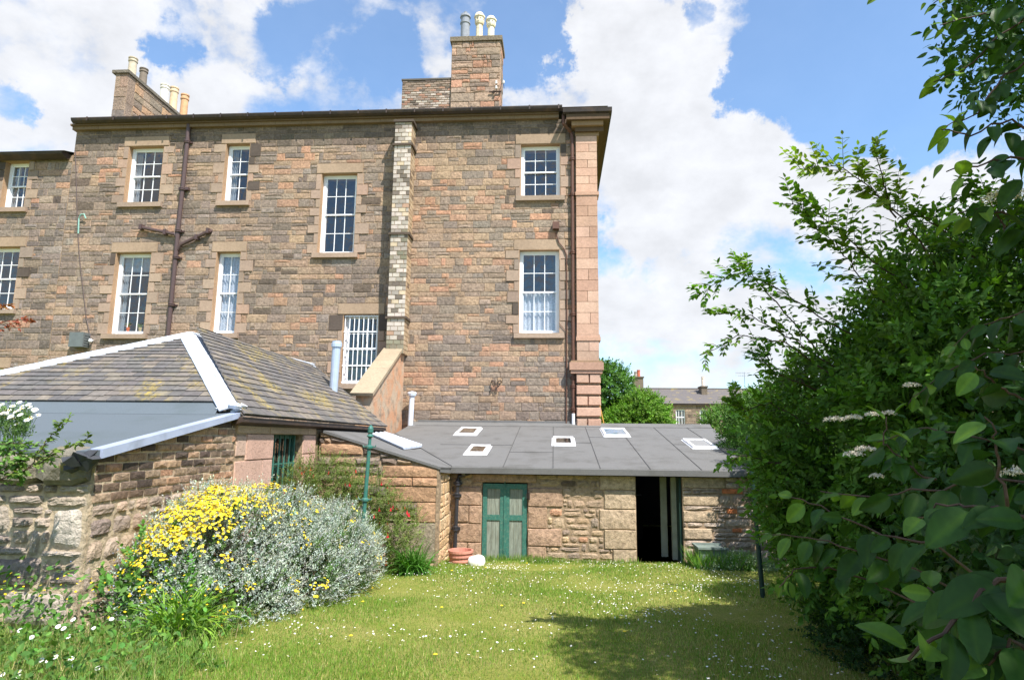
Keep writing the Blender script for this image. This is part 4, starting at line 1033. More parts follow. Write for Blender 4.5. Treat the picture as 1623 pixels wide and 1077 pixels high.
# upstand to the house wall and the fold beyond it
roofpoly([(-4.7, 20.1, zpl(20.1)), (RX1(20.1), 20.1, zpl(20.1)), (RX1(20.5), 20.47, zpl(20.5)+.07), (-4.7, 20.47, zpl(20.5)+.07)])
rf = mb.build('roof', M_felt, shed)
mb = MB()
def seam(x0, y0, x1, y1, w=.007):
    a, b = Vector((x0, y0, zpl(y0)+.004)), Vector((x1, y1, zpl(y1)+.004)); d = (b-a).normalized(); sd = Vector((d.y, -d.x, 0))*w
    mb.hexa([a-sd, a+sd, b+sd, b-sd, a-sd+Vector((0, 0, .006)), a+sd+Vector((0, 0, .006)), b+sd+Vector((0, 0, .006)), b-sd+Vector((0, 0, .006))])
for x in (-1.12, -.06, .93, 1.97, 3.02, 4.05): seam(x, ye_-.02, x+R.uniform(-.03, .03), 20.1)
for x, x2, y in ((-3.0, -1.12, 16.4), (-1.12, -.06, 15.4), (-.06, .93, 16.9), (.93, 1.97, 17.9), (3.02, 4.05, 16.8)): seam(x, y, x2, y+.01, .008)
seam(-4.5, 20.08, RX1(20.1), 20.08, .012)
a, b = F1, F2
mb.tube([a+Vector((0, 0, .004)), (a+b)/2+Vector((0, 0, .006)), b+Vector((0, 0, .004))], .012, 5)
mb.build('felt_seams', M_tar, rf)
mb = MB()
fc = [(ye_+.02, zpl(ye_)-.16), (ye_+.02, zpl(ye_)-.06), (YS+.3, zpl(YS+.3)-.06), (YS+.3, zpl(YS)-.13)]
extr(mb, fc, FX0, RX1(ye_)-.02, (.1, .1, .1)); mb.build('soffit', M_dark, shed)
# lead skirting on the house wall foot
mb = MB(); mb.box((-4.5, D-.06, zpl(20.5)+.0), (.62, D-.034, zpl(20.5)+.13)); mb.build('wall_flashing', M_felt, shed)
# skylights
M_well = plain('light_well_grey', s(104, 106, 106), .9, var=.3)
def skylight(q, label=None, curb=.07, rim=.075, h=.06):
    n = (0, -SL, 1); p0 = (0, 13.58, p_e.z)
    c = [PP(a, b, p0, n) for a, b in q]   # tl tr br bl
    x0 = (c[0].x+c[3].x)/2; x1 = (c[1].x+c[2].x)/2; y1 = (c[0].y+c[1].y)/2; y0 = (c[2].y+c[3].y)/2
    m_ = MB()
    def bx(a, b, c_, d, h0, h1, mi=0, mm=m_):
        mm.hexa([(a, c_, zpl(c_)+h0), (b, c_, zpl(c_)+h0), (b, d, zpl(d)+h0), (a, d, zpl(d)+h0), (a, c_, zpl(c_)+h1), (b, c_, zpl(c_)+h1), (b, d, zpl(d)+h1), (a, d, zpl(d)+h1)], (1, 1, 1), mi)
    rx = rim; ry = rim*1.6
    bx(x0, x1, y0, y1, .002, .012)
    xa, xb, ya, yb = x0+rx*.5, x1-rx*.5, y0+ry*.5, y1-ry*.5
    bx(xa, xa+rx, ya, yb, .012, h); bx(xb-rx, xb, ya, yb, .012, h); bx(xa+rx, xb-rx, ya, ya+ry, .012, h-.002); bx(xa+rx, xb-rx, yb-ry, yb, .012, h-.002)
    o = m_.build('skylight', M_white, rf)
    g = MB(); bx(xa+rx, xb-rx, ya+ry, yb-ry, h-.022, h-.012, 0, g); g.build('skylight_pane', M_glass2, o)
    g = MB(); bx(xa+rx, xb-rx, ya+ry, yb-ry, .0125, .016, 0, g); g.build('light_well', M_well, o)
skylight([(729, 678.6), (765, 678.6), (756, 690), (719, 690)])
skylight([(744, 707), (782, 707), (770, 721), (734.5, 721)])
skylight([(875, 694), (911, 694), (912, 706.5), (874, 706.5)])
skylight([(951, 680), (992, 680), (998, 692.5), (956, 692.5)], rim=.06)
skylight([(1081, 697.5), (1120, 697.5), (1138, 711.5), (1096, 711.5)], rim=.07)
# long ribbed skylight on the left facet
def FA(px, py):
    n = (B_-A_).cross(F2-A_).normalized(); return PP(px, py, A_, n)+Vector((0, 0, .01))
c = [FA(588, 690), FA(609, 688.5), FA(668, 709), FA(640, 713)]
m_ = MB(); up = Vector((0, 0, .05)); m_.hexa([c[3], c[2], c[1], c[0], c[3]+up, c[2]+up, c[1]+up, c[0]+up], (1, 1, 1)); up2 = Vector((0, 0, .075))
for k in range(4):
    f_ = k/3; a = c[0].lerp(c[1], f_)+up*1.0; b = c[3].lerp(c[2], f_)+up*1.0; m_.tube([a, b], .03, 6, (1, 1, 1))
so2 = m_.build('skylight', M_lead, rf); so2['label'] = 'long ribbed skylight behind the sloping wall'
# green doors
mb = MB(); y = YS+.02; fz = -.1
mm = (gA+gB)/2; fw = .095
for (a, b) in ((gA+.015, mm-.006), (mm+.006, gB-.015)):
    d = MB()
    d.box((a, y, fz), (a+fw, y+.045, gz1-.03)); d.box((b-fw, y, fz), (b, y+.045, gz1-.03)); d.box((a+fw, y, gz1-.03-.11), (b-fw, y+.045, gz1-.03)); zm = P(800, 820, Y=YS).z; d.box((a+fw, y, zm-.055), (b-fw, y+.045, zm+.055)); d.box((a+fw, y, fz), (b-fw, y+.045, fz+.16))
    do_ = d.build('door', M_green, shed)
    e = MB()
    k = 3
    for z0, z1 in ((fz+.16, zm-.055), (zm+.055, gz1-.14)):
        for i in range(k): xa = a+fw+(b-a-2*fw)*i/k; xb = a+fw+(b-a-2*fw)*(i+1)/k; e.box((xa+.002, y+.02, z0+.001), (xb-.002, y+.035, z1-.001), (1, 1, 1))
    e.build('door_panel', M_board, do_)
mb = MB(); mb.box((mm-.02, y-.014, fz), (mm+.035, y-.002, gz1-.03)); mb.tube([(mm, y-.02, gz1-.16), (mm, y-.02, gz1+.14)], .012, 6); mb.build('door_stop', M_green, shed)
mb = MB(); mb.box((gB-.02, YS-.07, zy(790)), (gB+.05, YS-.03, zy(782))); mb.tube([(gB+.03, YS-.06, zy(792)), (gB+.03, YS-.08, zy(780))], .025, 8); mb.build('door_latch', M_gutter, shed)
# open doorway: leaf standing inside, frame, dim room
mb = MB(); mb.box((dB_-.16, YS+.4, -.1), (dB_-.03, YS+.5, SZ-.05)); mb.box((dB_-.34, YS+.75, -.05), (dB_-.20, YS+.80, SZ-.1)); mb.build('doorway_frame', plain('faded_door', s(150, 150, 132), .7, var=.15), shed)
mb = MB(); mb.box((dB_-.06, YS+.05, -.1), (dB_-.012, YS+.38, SZ-.05)); mb.build('door', M_dpole, shed)
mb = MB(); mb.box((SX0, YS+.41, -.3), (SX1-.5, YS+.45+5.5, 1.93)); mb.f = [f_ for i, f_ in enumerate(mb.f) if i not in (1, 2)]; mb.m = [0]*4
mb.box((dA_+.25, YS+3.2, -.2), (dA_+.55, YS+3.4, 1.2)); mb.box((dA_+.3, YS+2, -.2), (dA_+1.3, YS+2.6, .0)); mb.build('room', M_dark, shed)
mb = MB(); mb.box((SX0, YS-.02+.02, -.25), (SX1-.4, 19.5, .1), s(80, 72, 62)); mb.build('floor', plain('earth_floor', s(92, 82, 70), .95), shed)
# black downpipe, drip
x = P(724.5, 800, Y=YS-.1).x
pipe('downpipe', [(x+.25, YS-.09, zy(751)), (x+.02, YS-.09, zy(757)), (x, YS-.1, zy(765)), (x-.03, YS-.1, .1)], .042, plain('black_pipe', s(44, 44, 50), .4, var=.2), [(x, YS-.1, zy(768)), (x-.01, YS-.1, zy(787)), (x-.02, YS-.1, zy(840))], shed)
mb = MB(); x = P(735, 742, Y=YS-.1).x; mb.lathe((x, YS-.09, zy(754)), [(.05, 0), (.06, .04), (.045, .06), (.06, .1), (.05, .12)], 10, (1, 1, 1)); mb.build('pipe_socket', M_grey, shed)
# white soil vent by the house wall
vx = P(650.5, 650, Y=D-.35)
mb = MB(); a = P(650, 678, Y=D-.35); b = P(653, 628, Y=D-.35); mb.tube([a, b], .085, 12, (1, 1, 1)); mb.lathe(b, [(.085, 0), (.13, .02), (.15, .10), (.13, .14), (.02, .17)], 12, (1, 1, 1))
mb.build('vent_pipe', plain('vent_white', s(196, 206, 222), .5, var=.05), shed)

# ============================================================ far left garden wall
gw = thing('garden_wall', 'rough pale rubble garden wall with heavy rounded cope stones at the lower left', 'wall', (-6, 6.3, .6))
YG = 6.2; FG = frame((0, YG, 0), XU, ZU); gx1 = XW-.02
mb = MB()
mb.box((-12, YG+.002, .2), (gx1, YG+.42, 2.12), s(176, 160, 138), 1)
pg = palette([(4, (176, 166, 152)), (3, (160, 150, 138)), (2, (182, 168, 148)), (1, (180, 156, 138)), (1, (152, 142, 132)), (1, (186, 178, 168))], .06)
z1 = P(100, 762, Y=YG).z
bigw = [(gx1-.36, gx1-.02, 1.48, 1.88), (gx1-1.0, gx1-.4, 1.1, 1.4), (gx1-.75, gx1-.1, .72, 1.08), (gx1-1.3, gx1-.8, 1.62, 1.9)]
emit_round(mb, FG, bigw, lambda u, v, a: s(184, 174, 162) if u > gx1-.4 and v > 1.4 else pg(), .05, .03, .008, n=9, m=8, pw=7)
emit_round(mb, FG, courses(-9, gx1, .3, z1-.02, (.12, .34), (.2, .6), bigw, .3), lambda u, v, a: pg(), .045, .03, .008, n=8, m=6, pw=6)
mb.build('wall_face', [M_gard, M_mortp], gw)
mb = MB(); x = gx1-.02; zt0 = 2.47
while x > -10:
    w = R.uniform(.34, .7) if x < gx1-.3 else .52
    n = 14; nx = 5; vs = []; hh = R.uniform(.26, .34); y0 = YG-.1-R.uniform(0, .05)
    for i in range(nx):
        xi = x-w*i/(nx-1); e = .78 if i in (0, nx-1) else 1
        for j in range(n):
            a = 2*math.pi*j/n; cy_ = math.cos(a); sz_ = math.sin(a)
            rx = math.copysign(abs(cy_)**.55, cy_)*.34; rz = math.copysign(abs(sz_)**.6, sz_)*hh*.62
            vs.append((xi+R.uniform(-.012, .012), YG+.2+rx*e*(1+R.uniform(-.06, .06)), z1+hh*.5+rz*e*(1+R.uniform(-.07, .07))-(.02 if sz_ < 0 else 0)))
    mb.add(vs, [(i*n+j, (i+1)*n+j, (i+1)*n+(j+1) % n, i*n+(j+1) % n) for i in range(nx-1) for j in range(n)]+[tuple(range(n)), tuple((nx-1)*n+j for j in range(n-1, -1, -1))], jit(R.choice([s(140, 132, 116), s(150, 142, 126), s(132, 126, 112)]), .06))
    x -= w+.01
mcope, t, b = newmat('cope_stone'); co = coords(t)
c = nd(t, 'ShaderNodeAttribute', attribute_name='Col').outputs['Color']
c = mixc(t, 1.0, c, mrange(t, noise(t, co, 9, 8, .7), .3, .7, .65, 1.25), 'MULTIPLY')
c = mixc(t, mrange(t, noise(t, co, 4, 6, .6), .58, .68, 0, .7), c, s(166, 150, 72))
t.links.new(c, b.inputs['Base Color']); b.inputs['Roughness'].default_value = .95; bumpn(t, b, noise(t, co, 10, 9, .7), 1, .07)
mb.build('coping', mcope, gw, smooth=False)

# ============================================================ vegetation kit
def leaf_t(w=.45, fold=.12, droop=.12, seg=2, cross=1):
    """one leaf along +x, length 1: seg strips each side of the midrib"""
    vs = []; fs = []
    for i in range(seg+1):
        x = i/seg; wd = w*.5*math.sin(math.pi*min(.999, max(.0, x))**.85)
        if 0 < i < seg: vs += [(x, -wd, wd*fold*2-droop*x*x), (x, 0, -droop*x*x), (x, wd, wd*fold*2-droop*x*x)]
        elif i == 0: vs += [(0, 0, 0)]
        else: vs += [(1, 0, -droop)]
    k = lambda i: 0 if i == 0 else 1+3*(i-1)
    last = 1+3*(seg-1)
    fs += [(0, 1, 2), (0, 2, 3)]
    for i in range(1, seg-1):
        a, b = k(i), k(i+1); fs += [(a, b, b+1), (a, b+1, a+1), (a+1, b+1, b+2), (a+1, b+2, a+2)]
    a = k(seg-1); fs += [(a, last, a+1), (a+1, last, a+2)]
    return np.array(vs, float), np.array(fs, int), np.ones((len(vs), 3))
def norm(a): return a/np.maximum(np.linalg.norm(a, axis=-1, keepdims=True), 1e-9)
def basis(ax, n):
    ax = norm(ax); y = norm(np.cross(n, ax)); z = np.cross(ax, y); return np.stack([ax, y, z], axis=1)   # rows
def place(T, pos, ax, n, sc, col):
    V, F, C = T; B = basis(np.asarray(ax, float), np.asarray(n, float)); M_ = len(pos)
    sc = np.asarray(sc, float).reshape(M_, 1, 1)
    VV = np.einsum('vk,mkj->mvj', V, B)*sc+np.asarray(pos)[:, None, :]
    FF_ = F[None]+(np.arange(M_)*len(V))[:, None, None]
    CC = C[None]*np.asarray(col)[:, None, :]
    return VV.reshape(-1, 3), FF_.reshape(-1, 3), CC.reshape(-1, 3)
def merge(parts):
    V = []; F = []; C = []; o = 0
    for v, f, c in parts: V.append(v); F.append(f+o); C.append(c); o += len(v)
    return np.concatenate(V), np.concatenate(F), np.concatenate(C)
def sprig_t(nl, leafT, length=1, lsz=.35, up=.6, seed=0, pairs=False, droop=.0, stem=True):
    """twig along +x carrying nl leaves; leaf size relative"""
    g = np.random.default_rng(seed); pos = []; ax = []; nn = []; sc = []; col = []
    for i in range(nl):
        x = .12+.88*i/nl; a = g.uniform(0, 6.28) if not pairs else (i*2.4+g.uniform(-.3, .3))
        rr = math.cos(a); ss = math.sin(a)
        for sgn in ((1, -1) if pairs else (1,)):
            pos.append((x*length, .01*rr*sgn, .01*ss*sgn)); ax.append((up*g.uniform(.5, 1.3), rr*sgn, ss*sgn-droop)); nn.append((1, -.3*rr*sgn+g.uniform(-.3, .3), -.3*ss*sgn+.5)); sc.append(lsz*g.uniform(.6, 1.15)*(1-.3*x)); k = g.uniform(.78, 1.22); col.append((k, k, k))
    pos.append((length, 0, 0)); ax.append((1, .1, .1)); nn.append((0, .2, 1)); sc.append(lsz*.8); col.append((1.15, 1.15, 1))
    parts = [place(leafT, np.array(pos), np.array(ax), np.array(nn), sc, np.array(col))]
    if stem:
        w = .008; parts.append((np.array([(0, -w, 0), (0, w, 0), (length, 0, 0), (0, 0, w)]), np.array([(0, 1, 2), (0, 3, 2)]), np.array([[.6, .5, .5]]*4)))
    return merge(parts)
def env(ells, n, r0=.72, r1=1.04, g=NR, keep=None, inner=.8):
    """points and outward normals in the outer shell of a union of ellipsoids"""
    E_ = np.array(ells, float); A = (E_[:, 3]*E_[:, 4]+E_[:, 4]*E_[:, 5]+E_[:, 3]*E_[:, 5])
    P_ = []; N_ = []; tot = 0
    while tot < n:
        k = g.choice(len(E_), n, p=A/A.sum()); d = norm(g.normal(size=(n, 3))); r = r0+(r1-r0)*g.random((n, 1))**.6
        p = E_[k, :3]+d*E_[k, 3:]*r; nn = norm(d/E_[k, 3:]); ok = np.ones(n, bool)
        for i in range(len(E_)):
            q = np.linalg.norm((p-E_[i, :3])/E_[i, 3:], axis=1); ok &= (q > inner*r[:, 0]) | (k == i)
        if keep is not None: ok &= keep(p)
        P_.append(p[ok]); N_.append(nn[ok]); tot += ok.sum()
    return np.concatenate(P_)[:n], np.concatenate(N_)[:n]
def tint(n, base, var=.2, hue=.1, g=NR):
    b = np.array(base)[None]; k = 1+g.uniform(-var, var, (n, 1)); return np.clip(b*k*(1+g.uniform(-hue, hue, (n, 3))), 0, 1)
def clumpy(pos, amt=.35, sc=1.7, seed=0):
    """lighter and darker leaf growth patches (new growth, old growth)"""
    g = np.random.default_rng(seed); f = np.zeros(len(pos))
    for i in range(6): d = g.normal(size=3)*sc*(1+i*.5); f += np.sin(pos @ d+g.uniform(0, 6.28))
    return 1+amt*(f/6)[:, None]*2
def shrubmesh(name, parent, ells, n, size, base, tmpl, mat, up=.5, var=.22, keep=None, r0=.72, r1=1.05, rnd=.8, g=NR, down=0):
    out = []; k = len(tmpl)
    for i, T in enumerate(tmpl):
        p, nn = env(ells, n//k, r0, r1, g, keep); m_ = len(p)
        ax = nn+np.array([0, 0, up])+g.normal(size=(m_, 3))*rnd*.6; rn = g.normal(size=(m_, 3))+np.array([0, 0, 1.2])
        out.append(place(T, p, ax, rn, size*g.uniform(.7, 1.3, m_), tint(m_, base, var)*clumpy(p, .25, 1.6, i)))
    V, F, C = merge(out); return build_np(name, V, F, np.clip(C, 0, 1), mat, parent)
def limbs(mb, base, tips, r0=.06, col=(.1, .1, .1), bend=.25, g=R):
    base = Vector(base)
    for t_ in tips:
        t_ = Vector(t_); mid = base.lerp(t_, .5)+Vector((g.uniform(-bend, bend), g.uniform(-bend, bend), g.uniform(0, bend)))
        pts = [base, base.lerp(mid, .55)+Vector((0, 0, .03)), mid, mid.lerp(t_, .5)+Vector((0, 0, .05)), t_]
        mb.tube(pts, [r0, r0*.8, r0*.6, r0*.38, r0*.12], 6, col)

def hollows(p, sc, seed, cutoff):
    g = np.random.default_rng(seed); f = np.zeros(len(p))
    for i in range(5): d = g.normal(size=3)*sc*(1+i*.3); f += np.sin(p @ d+g.uniform(0, 6.28))
    return f > cutoff
SMALL = leaf_t(.5, .12, .1, 2); MED = leaf_t(.55, .12, .15, 3)

# ============================================================ right-hand shrubs
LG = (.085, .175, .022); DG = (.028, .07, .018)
hedge = thing('leafy_shrub', 'large arching green shrub filling the right side in front of the shed corner', 'shrub', (4.2, 6.5, .6))
ells = [(3.35, 4.95, 2.8, .95, .9, 1.0), (3.7, 6.4, 2.5, 1.6, 1.2, 1.25), (4.4, 5.9, 3.2, 1.6, 1.3, 1.45), (3.3, 6.7, 1.9, 1.05, .9, 1.15), (4.6, 8.6, 2.0, 1.3, 1.3, 1.4), (3.4, 5.2, 1.8, 1.0, .9, 1.1), (4.9, 4.6, 2.6, 1.6, 1.2, 1.7), (4.3, 6.4, 1.4, 1.3, 2.2, 1.0)]
spr = [sprig_t(5, MED, 1, .42, .9, 3+i, True, .15) for i in range(4)]
shrubmesh('foliage', hedge, ells, 23000, .2, LG, spr, M_leaf, up=.15, r0=.5, r1=1.1, rnd=1.0, keep=lambda p: hollows(p, 2.6, 9, -1.35))
mb = MB()
limbs(mb, (4.3, 6.6, .5), [(e[0]+R.uniform(-.8, .8)*e[3]*.8, e[1]+R.uniform(-.8, .8)*e[4]*.8, e[2]+R.uniform(-.2, .8)*e[5]*.8) for e in ells for _ in range(4)], .05)
mb.build('branches', M_bark, hedge)
spray_parts = []; spray_mb = MB()
def spray(path, side, ls, col, twl=(.25, .5), nl=5, r=.008, dr=.3, seed=0, dense=1.0, sidecol=None):
    """arching branch through (px,py,Y) points with leafy side twigs"""
    g = np.random.default_rng(seed)
    pts = [P(a, b, Y=c) for a, b, c in path]; pp = []
    for i in range(len(pts)-1):
        for k in range(5): pp.append(pts[i].lerp(pts[i+1], k/5)+Vector(g.normal(size=3)*.008))
    pp.append(pts[-1]); k = len(pp)
    spray_mb.tube(pp, [r*(1-.75*i/k) for i in range(k)], 5, (.1, .1, .1))
    pos = []; ax = []; nn = []; sc = []
    for i in range(side):
        f = (.08+.92*(i+g.random())/side)*(k-1); j = min(int(f), k-2); p = pp[j].lerp(pp[j+1], f-j); d = (pp[j+1]-pp[j]).normalized()
        sd = Vector(g.normal(size=3)); sd = (sd-d*(sd @ d)).normalized()
        tw = (d*.75+sd*.8+Vector((0, 0, .12))).normalized(); L_ = g.uniform(*twl)*(1-.55*f/k)
        spray_mb.tube([p, p+tw*L_*.5+Vector((0, 0, .01)), p+tw*L_-Vector((0, 0, dr*L_*.2))], [.003, .002, .001], 4, (.1, .1, .1))
        m_ = int(nl*g.uniform(.7, 1.4))
        for q in range(m_):
            t_ = (q+.6)/m_; pt = p+tw*L_*t_-Vector((0, 0, dr*L_*.2*t_*t_))
            for sg in (1, -1):
                e = tw.cross(Vector((0, 0, 1))).normalized()*sg; a_ = tw*.7+e*.8+Vector(g.normal(size=3)*.25)-Vector((0, 0, .1))
                pos.append(pt); ax.append(a_); nn.append(Vector((0, 0, 1))+Vector(g.normal(size=3)*.45)); sc.append(1.5*ls*g.uniform(.6, 1.15)*(1-.2*t_))
        pos.append(p+tw*L_); ax.append(tw); nn.append((.2, -.2, 1)); sc.append(ls*.8)
    for q in range(int(k*1.6)):
        f = g.random()*(k-1.01); j = int(f); p = pp[j].lerp(pp[j+1], f-j); pos.append(p); ax.append(Vector(g.normal(size=3))+(pp[j+1]-pp[j]).normalized()*.6); nn.append(Vector((0, 0, 1))+Vector(g.normal(size=3)*.5)); sc.append(1.5*ls*g.uniform(.5, 1))
    n_ = len(pos); spray_parts.append(place(MED, np.array([tuple(x) for x in pos]), np.array([tuple(x) for x in ax]), np.array([tuple(x) for x in nn]), sc, tint(n_, col, .25, .12, g)))
YG_ = (.22, .31, .045)
spray([(1500, 440, 5.6), (1430, 345, 5.5), (1380, 300, 5.4), (1330, 262, 5.3), (1262, 268, 5.3)], 34, .062, YG_, (.2, .55), 5, seed=1)
spray([(1420, 345, 5.5), (1400, 290, 5.4), (1385, 225, 5.3)], 14, .06, YG_, (.15, .3), 4, seed=2)
spray([(1470, 480, 5.6), (1380, 410, 5.5), (1310, 350, 5.4), (1255, 322, 5.4)], 30, .064, (.16, .29, .035), (.25, .5), 5, seed=3)
spray([(1440, 520, 5.7), (1370, 450, 5.6), (1330, 390, 5.5), (1290, 360, 5.4)], 26, .064, (.16, .28, .035), (.25, .5), 5, seed=4)
spray([(1400, 560, 5.9), (1300, 500, 5.8), (1230, 455, 5.8), (1170, 430, 5.8), (1105, 468, 5.8)], 34, .056, (.15, .29, .035), (.2, .45), 5, seed=5)
spray([(1350, 600, 5.9), (1260, 540, 5.9), (1190, 500, 5.8), (1130, 498, 5.8)], 20, .054, (.16, .29, .035), (.15, .35), 5, seed=6)
spray([(1330, 600, 5.9), (1240, 540, 5.8), (1170, 530, 5.8), (1115, 566, 5.8)], 20, .05, (.13, .24, .035), (.12, .3), 4, seed=7)
spray([(1300, 560, 5.9), (1230, 480, 5.9), (1180, 425, 5.9), (1170, 408, 5.9)], 16, .052, (.16, .29, .035), (.12, .3), 4, seed=8)
spray([(1300, 680, 6.2), (1220, 640, 6.2), (1180, 650, 6.1), (1160, 625, 6.1)], 22, .055, (.16, .29, .035), (.15, .35), 5, seed=9)
spray([(1300, 740, 6.2), (1220, 730, 6.2), (1180, 722, 6.1), (1142, 735, 6.1)], 16, .055, (.13, .25, .03), (.12, .3), 4, seed=10)
spray([(1300, 620, 6.0), (1230, 590, 6.0), (1200, 560, 6.0)], 20, .055, (.11, .23, .03), (.2, .4), 5, seed=11)
spray([(1560, 420, 5.2), (1500, 370, 5.1), (1470, 345, 5.1), (1440, 340, 5.1)], 18, .06, (.13, .25, .03), (.2, .4), 5, seed=12)
spray([(1600, 380, 4.8), (1570, 320, 4.8), (1540, 290, 4.8)], 18, .06, (.13, .25, .03), (.2, .4), 5, seed=13)
V, F, C = merge(spray_parts); build_np('outer_sprays', V, F, C, M_leaf, hedge); spray_mb.build('branches', M_twig, hedge)
# white corymbs
def corymb(c, r, g, base=(.75, .68, .55)):
    n = int(260*r/.05); a = g.uniform(0, 6.28, n); q = np.sqrt(g.random(n))*r
    p = np.stack([c[0]+np.cos(a)*q, c[1]+np.sin(a)*q, c[2]+.25*r*(1-(q/r)**2)+g.uniform(-.006, .006, n)], 1)
    return place(SMALL, p, g.normal(size=(n, 3)), g.normal(size=(n, 3))+np.array([0, 0, 1.5]), g.uniform(.008, .014, n), tint(n, base, .25, .08, g))
g2 = np.random.default_rng(5)
for px, py, Y, r in ((1322, 665, 4.0, .055), (1353, 662, 4.0, .05), (1384, 657, 4.0, .045), (1408, 655, 4.0, .04), (1352, 720, 3.8, .05), (1372, 712, 3.8, .05), (1445, 611, 3.9, .045), (1389, 754, 3.6, .03), (1618, 750, 2.2, .05), (1590, 312, 2.3, .06)):
    c = P(px, py, Y=Y); parts = corymb(c, r*1.1, g2); o = build_np('flower_head', *parts, M_pet, hedge)
# dark understorey further along the border
under = thing('border_bush', 'dark leafy bush low in the shade at the foot of the right border', 'bush', (3.6, 4.6, .8))
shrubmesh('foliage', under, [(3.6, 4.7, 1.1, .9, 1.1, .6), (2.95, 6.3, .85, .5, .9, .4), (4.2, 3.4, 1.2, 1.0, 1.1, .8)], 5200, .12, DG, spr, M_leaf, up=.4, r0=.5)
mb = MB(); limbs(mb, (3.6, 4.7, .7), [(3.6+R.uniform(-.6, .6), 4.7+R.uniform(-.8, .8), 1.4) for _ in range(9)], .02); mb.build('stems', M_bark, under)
back = thing('background_bush', 'green bush against the far right end of the shed', 'bush', (4.9, 11.5, .2))
shrubmesh('foliage', back, [(5.0, 11.2, 1.7, 1.3, 1.6, 1.5), (5.2, 13.5, 2.2, 1.2, 1.3, 1.7), (5.4, 16, 2.4, 1.2, 1.5, 1.5)], 7000, .2, (.05, .12, .02), spr, M_leaf, up=.2, r0=.6)
mb = MB(); limbs(mb, (5, 11.8, .1), [(5+R.uniform(-.8, .8), 11.8+R.uniform(-1, 2.5), 2.4) for _ in range(8)], .04); mb.build('stems', M_bark, back)

# tall broad-leaved shrub overhanging at the upper right and near right
tall = thing('broad_leaved_tree', 'tall broad-leaved tree overhanging the top right corner of the picture', 'tree', (4.6, 3.2, 1.0))
mb = MB(); mb.tube([(4.7, 3.1, .7), (4.6, 3.1, 2.2), (4.5, 3.3, 3.6), (4.4, 3.5, 4.9)], [.14, .12, .09, .05], 8, (.1, .1, .1))
te = [(4.3, 3.5, 5.75, 1.8, 1.6, 1.15), (5.2, 2.4, 4.6, 1.9, 1.8, 1.7), (5.6, 4.2, 5.2, 1.5, 1.3, 1.5), (4.6, 1.0, 4.4, 1.5, 1.2, 1.5), (2.7, -.4, 4.9, 1.4, 1.3, 1.2), (3.4, 1.0, 5.0, 1.3, 1.2, 1.1), (3.9, -1.4, 4.6, 1.5, 1.4, 1.6)]  # out-of-view lobes added right of and behind the camera to shade border and lawn
limbs(mb, (4.5, 3.3, 3.4), [(e[0]+R.uniform(-.8, .8)*e[3]*.85, e[1]+R.uniform(-.8, .8)*e[4]*.85, e[2]+R.uniform(-.6, .8)*e[5]*.85) for e in te for _ in range(5)], .055)
mb.build('trunk', M_bark, tall)
sprB = [sprig_t(5, leaf_t(.5, .1, .2, 4), 1, .42, .8, 30+i, False, .45) for i in range(3)]
kp = lambda p: (p[:, 0] > .66*p[:, 1]) & (p[:, 0]**2+p[:, 1]**2+(p[:, 2]-2.62)**2 > 2.5)
shrubmesh('crown', tall, te, 30000, .2, (.055, .13, .022), sprB, M_big, up=.1, r0=.45, rnd=1.1, keep=kp)
def big_leaf(seg=7):
    """near leaf: ovate blade, folded midrib, quilted between the side veins"""
    vs = []; fs = []; cs = []; nx, ny = 12, 6
    for i in range(nx+1):
        x = i/nx; wd = .29*(math.sin(math.pi*x**.8)**.75 if 0 < x < 1 else 0)+.004
        for j in range(-ny//2, ny//2+1):
            t_ = j/(ny/2); y = wd*t_
            vein = math.cos((x-abs(t_)*.16)*math.pi*2*6)
            z = abs(t_)*wd*.35-.20*x*x+.010*vein*abs(t_)*(1-abs(t_))*3+.012*math.sin(x*9+j)*abs(t_)
            vs.append((x, y, z)); k = .85 if j == 0 else 1+.07*vein; cs.append((k*1.0 if j else 1.35, k if j else 1.25, k))
    w = ny+1
    for i in range(nx):
        for j in range(ny): a = i*w+j; fs += [(a, a+w, a+w+1), (a, a+w+1, a+1)]
    # petiole
    b = len(vs); vs += [(-.14, -.006, .03), (-.14, .006, .03), (0, .006, 0), (0, -.006, 0)]; cs += [(1.6, .8, .8)]*4; fs += [(b, b+1, b+2), (b, b+2, b+3)]
    V = np.array(vs); V[:, 0] += .14; return V, np.array(fs), np.array(cs)
BL = big_leaf()
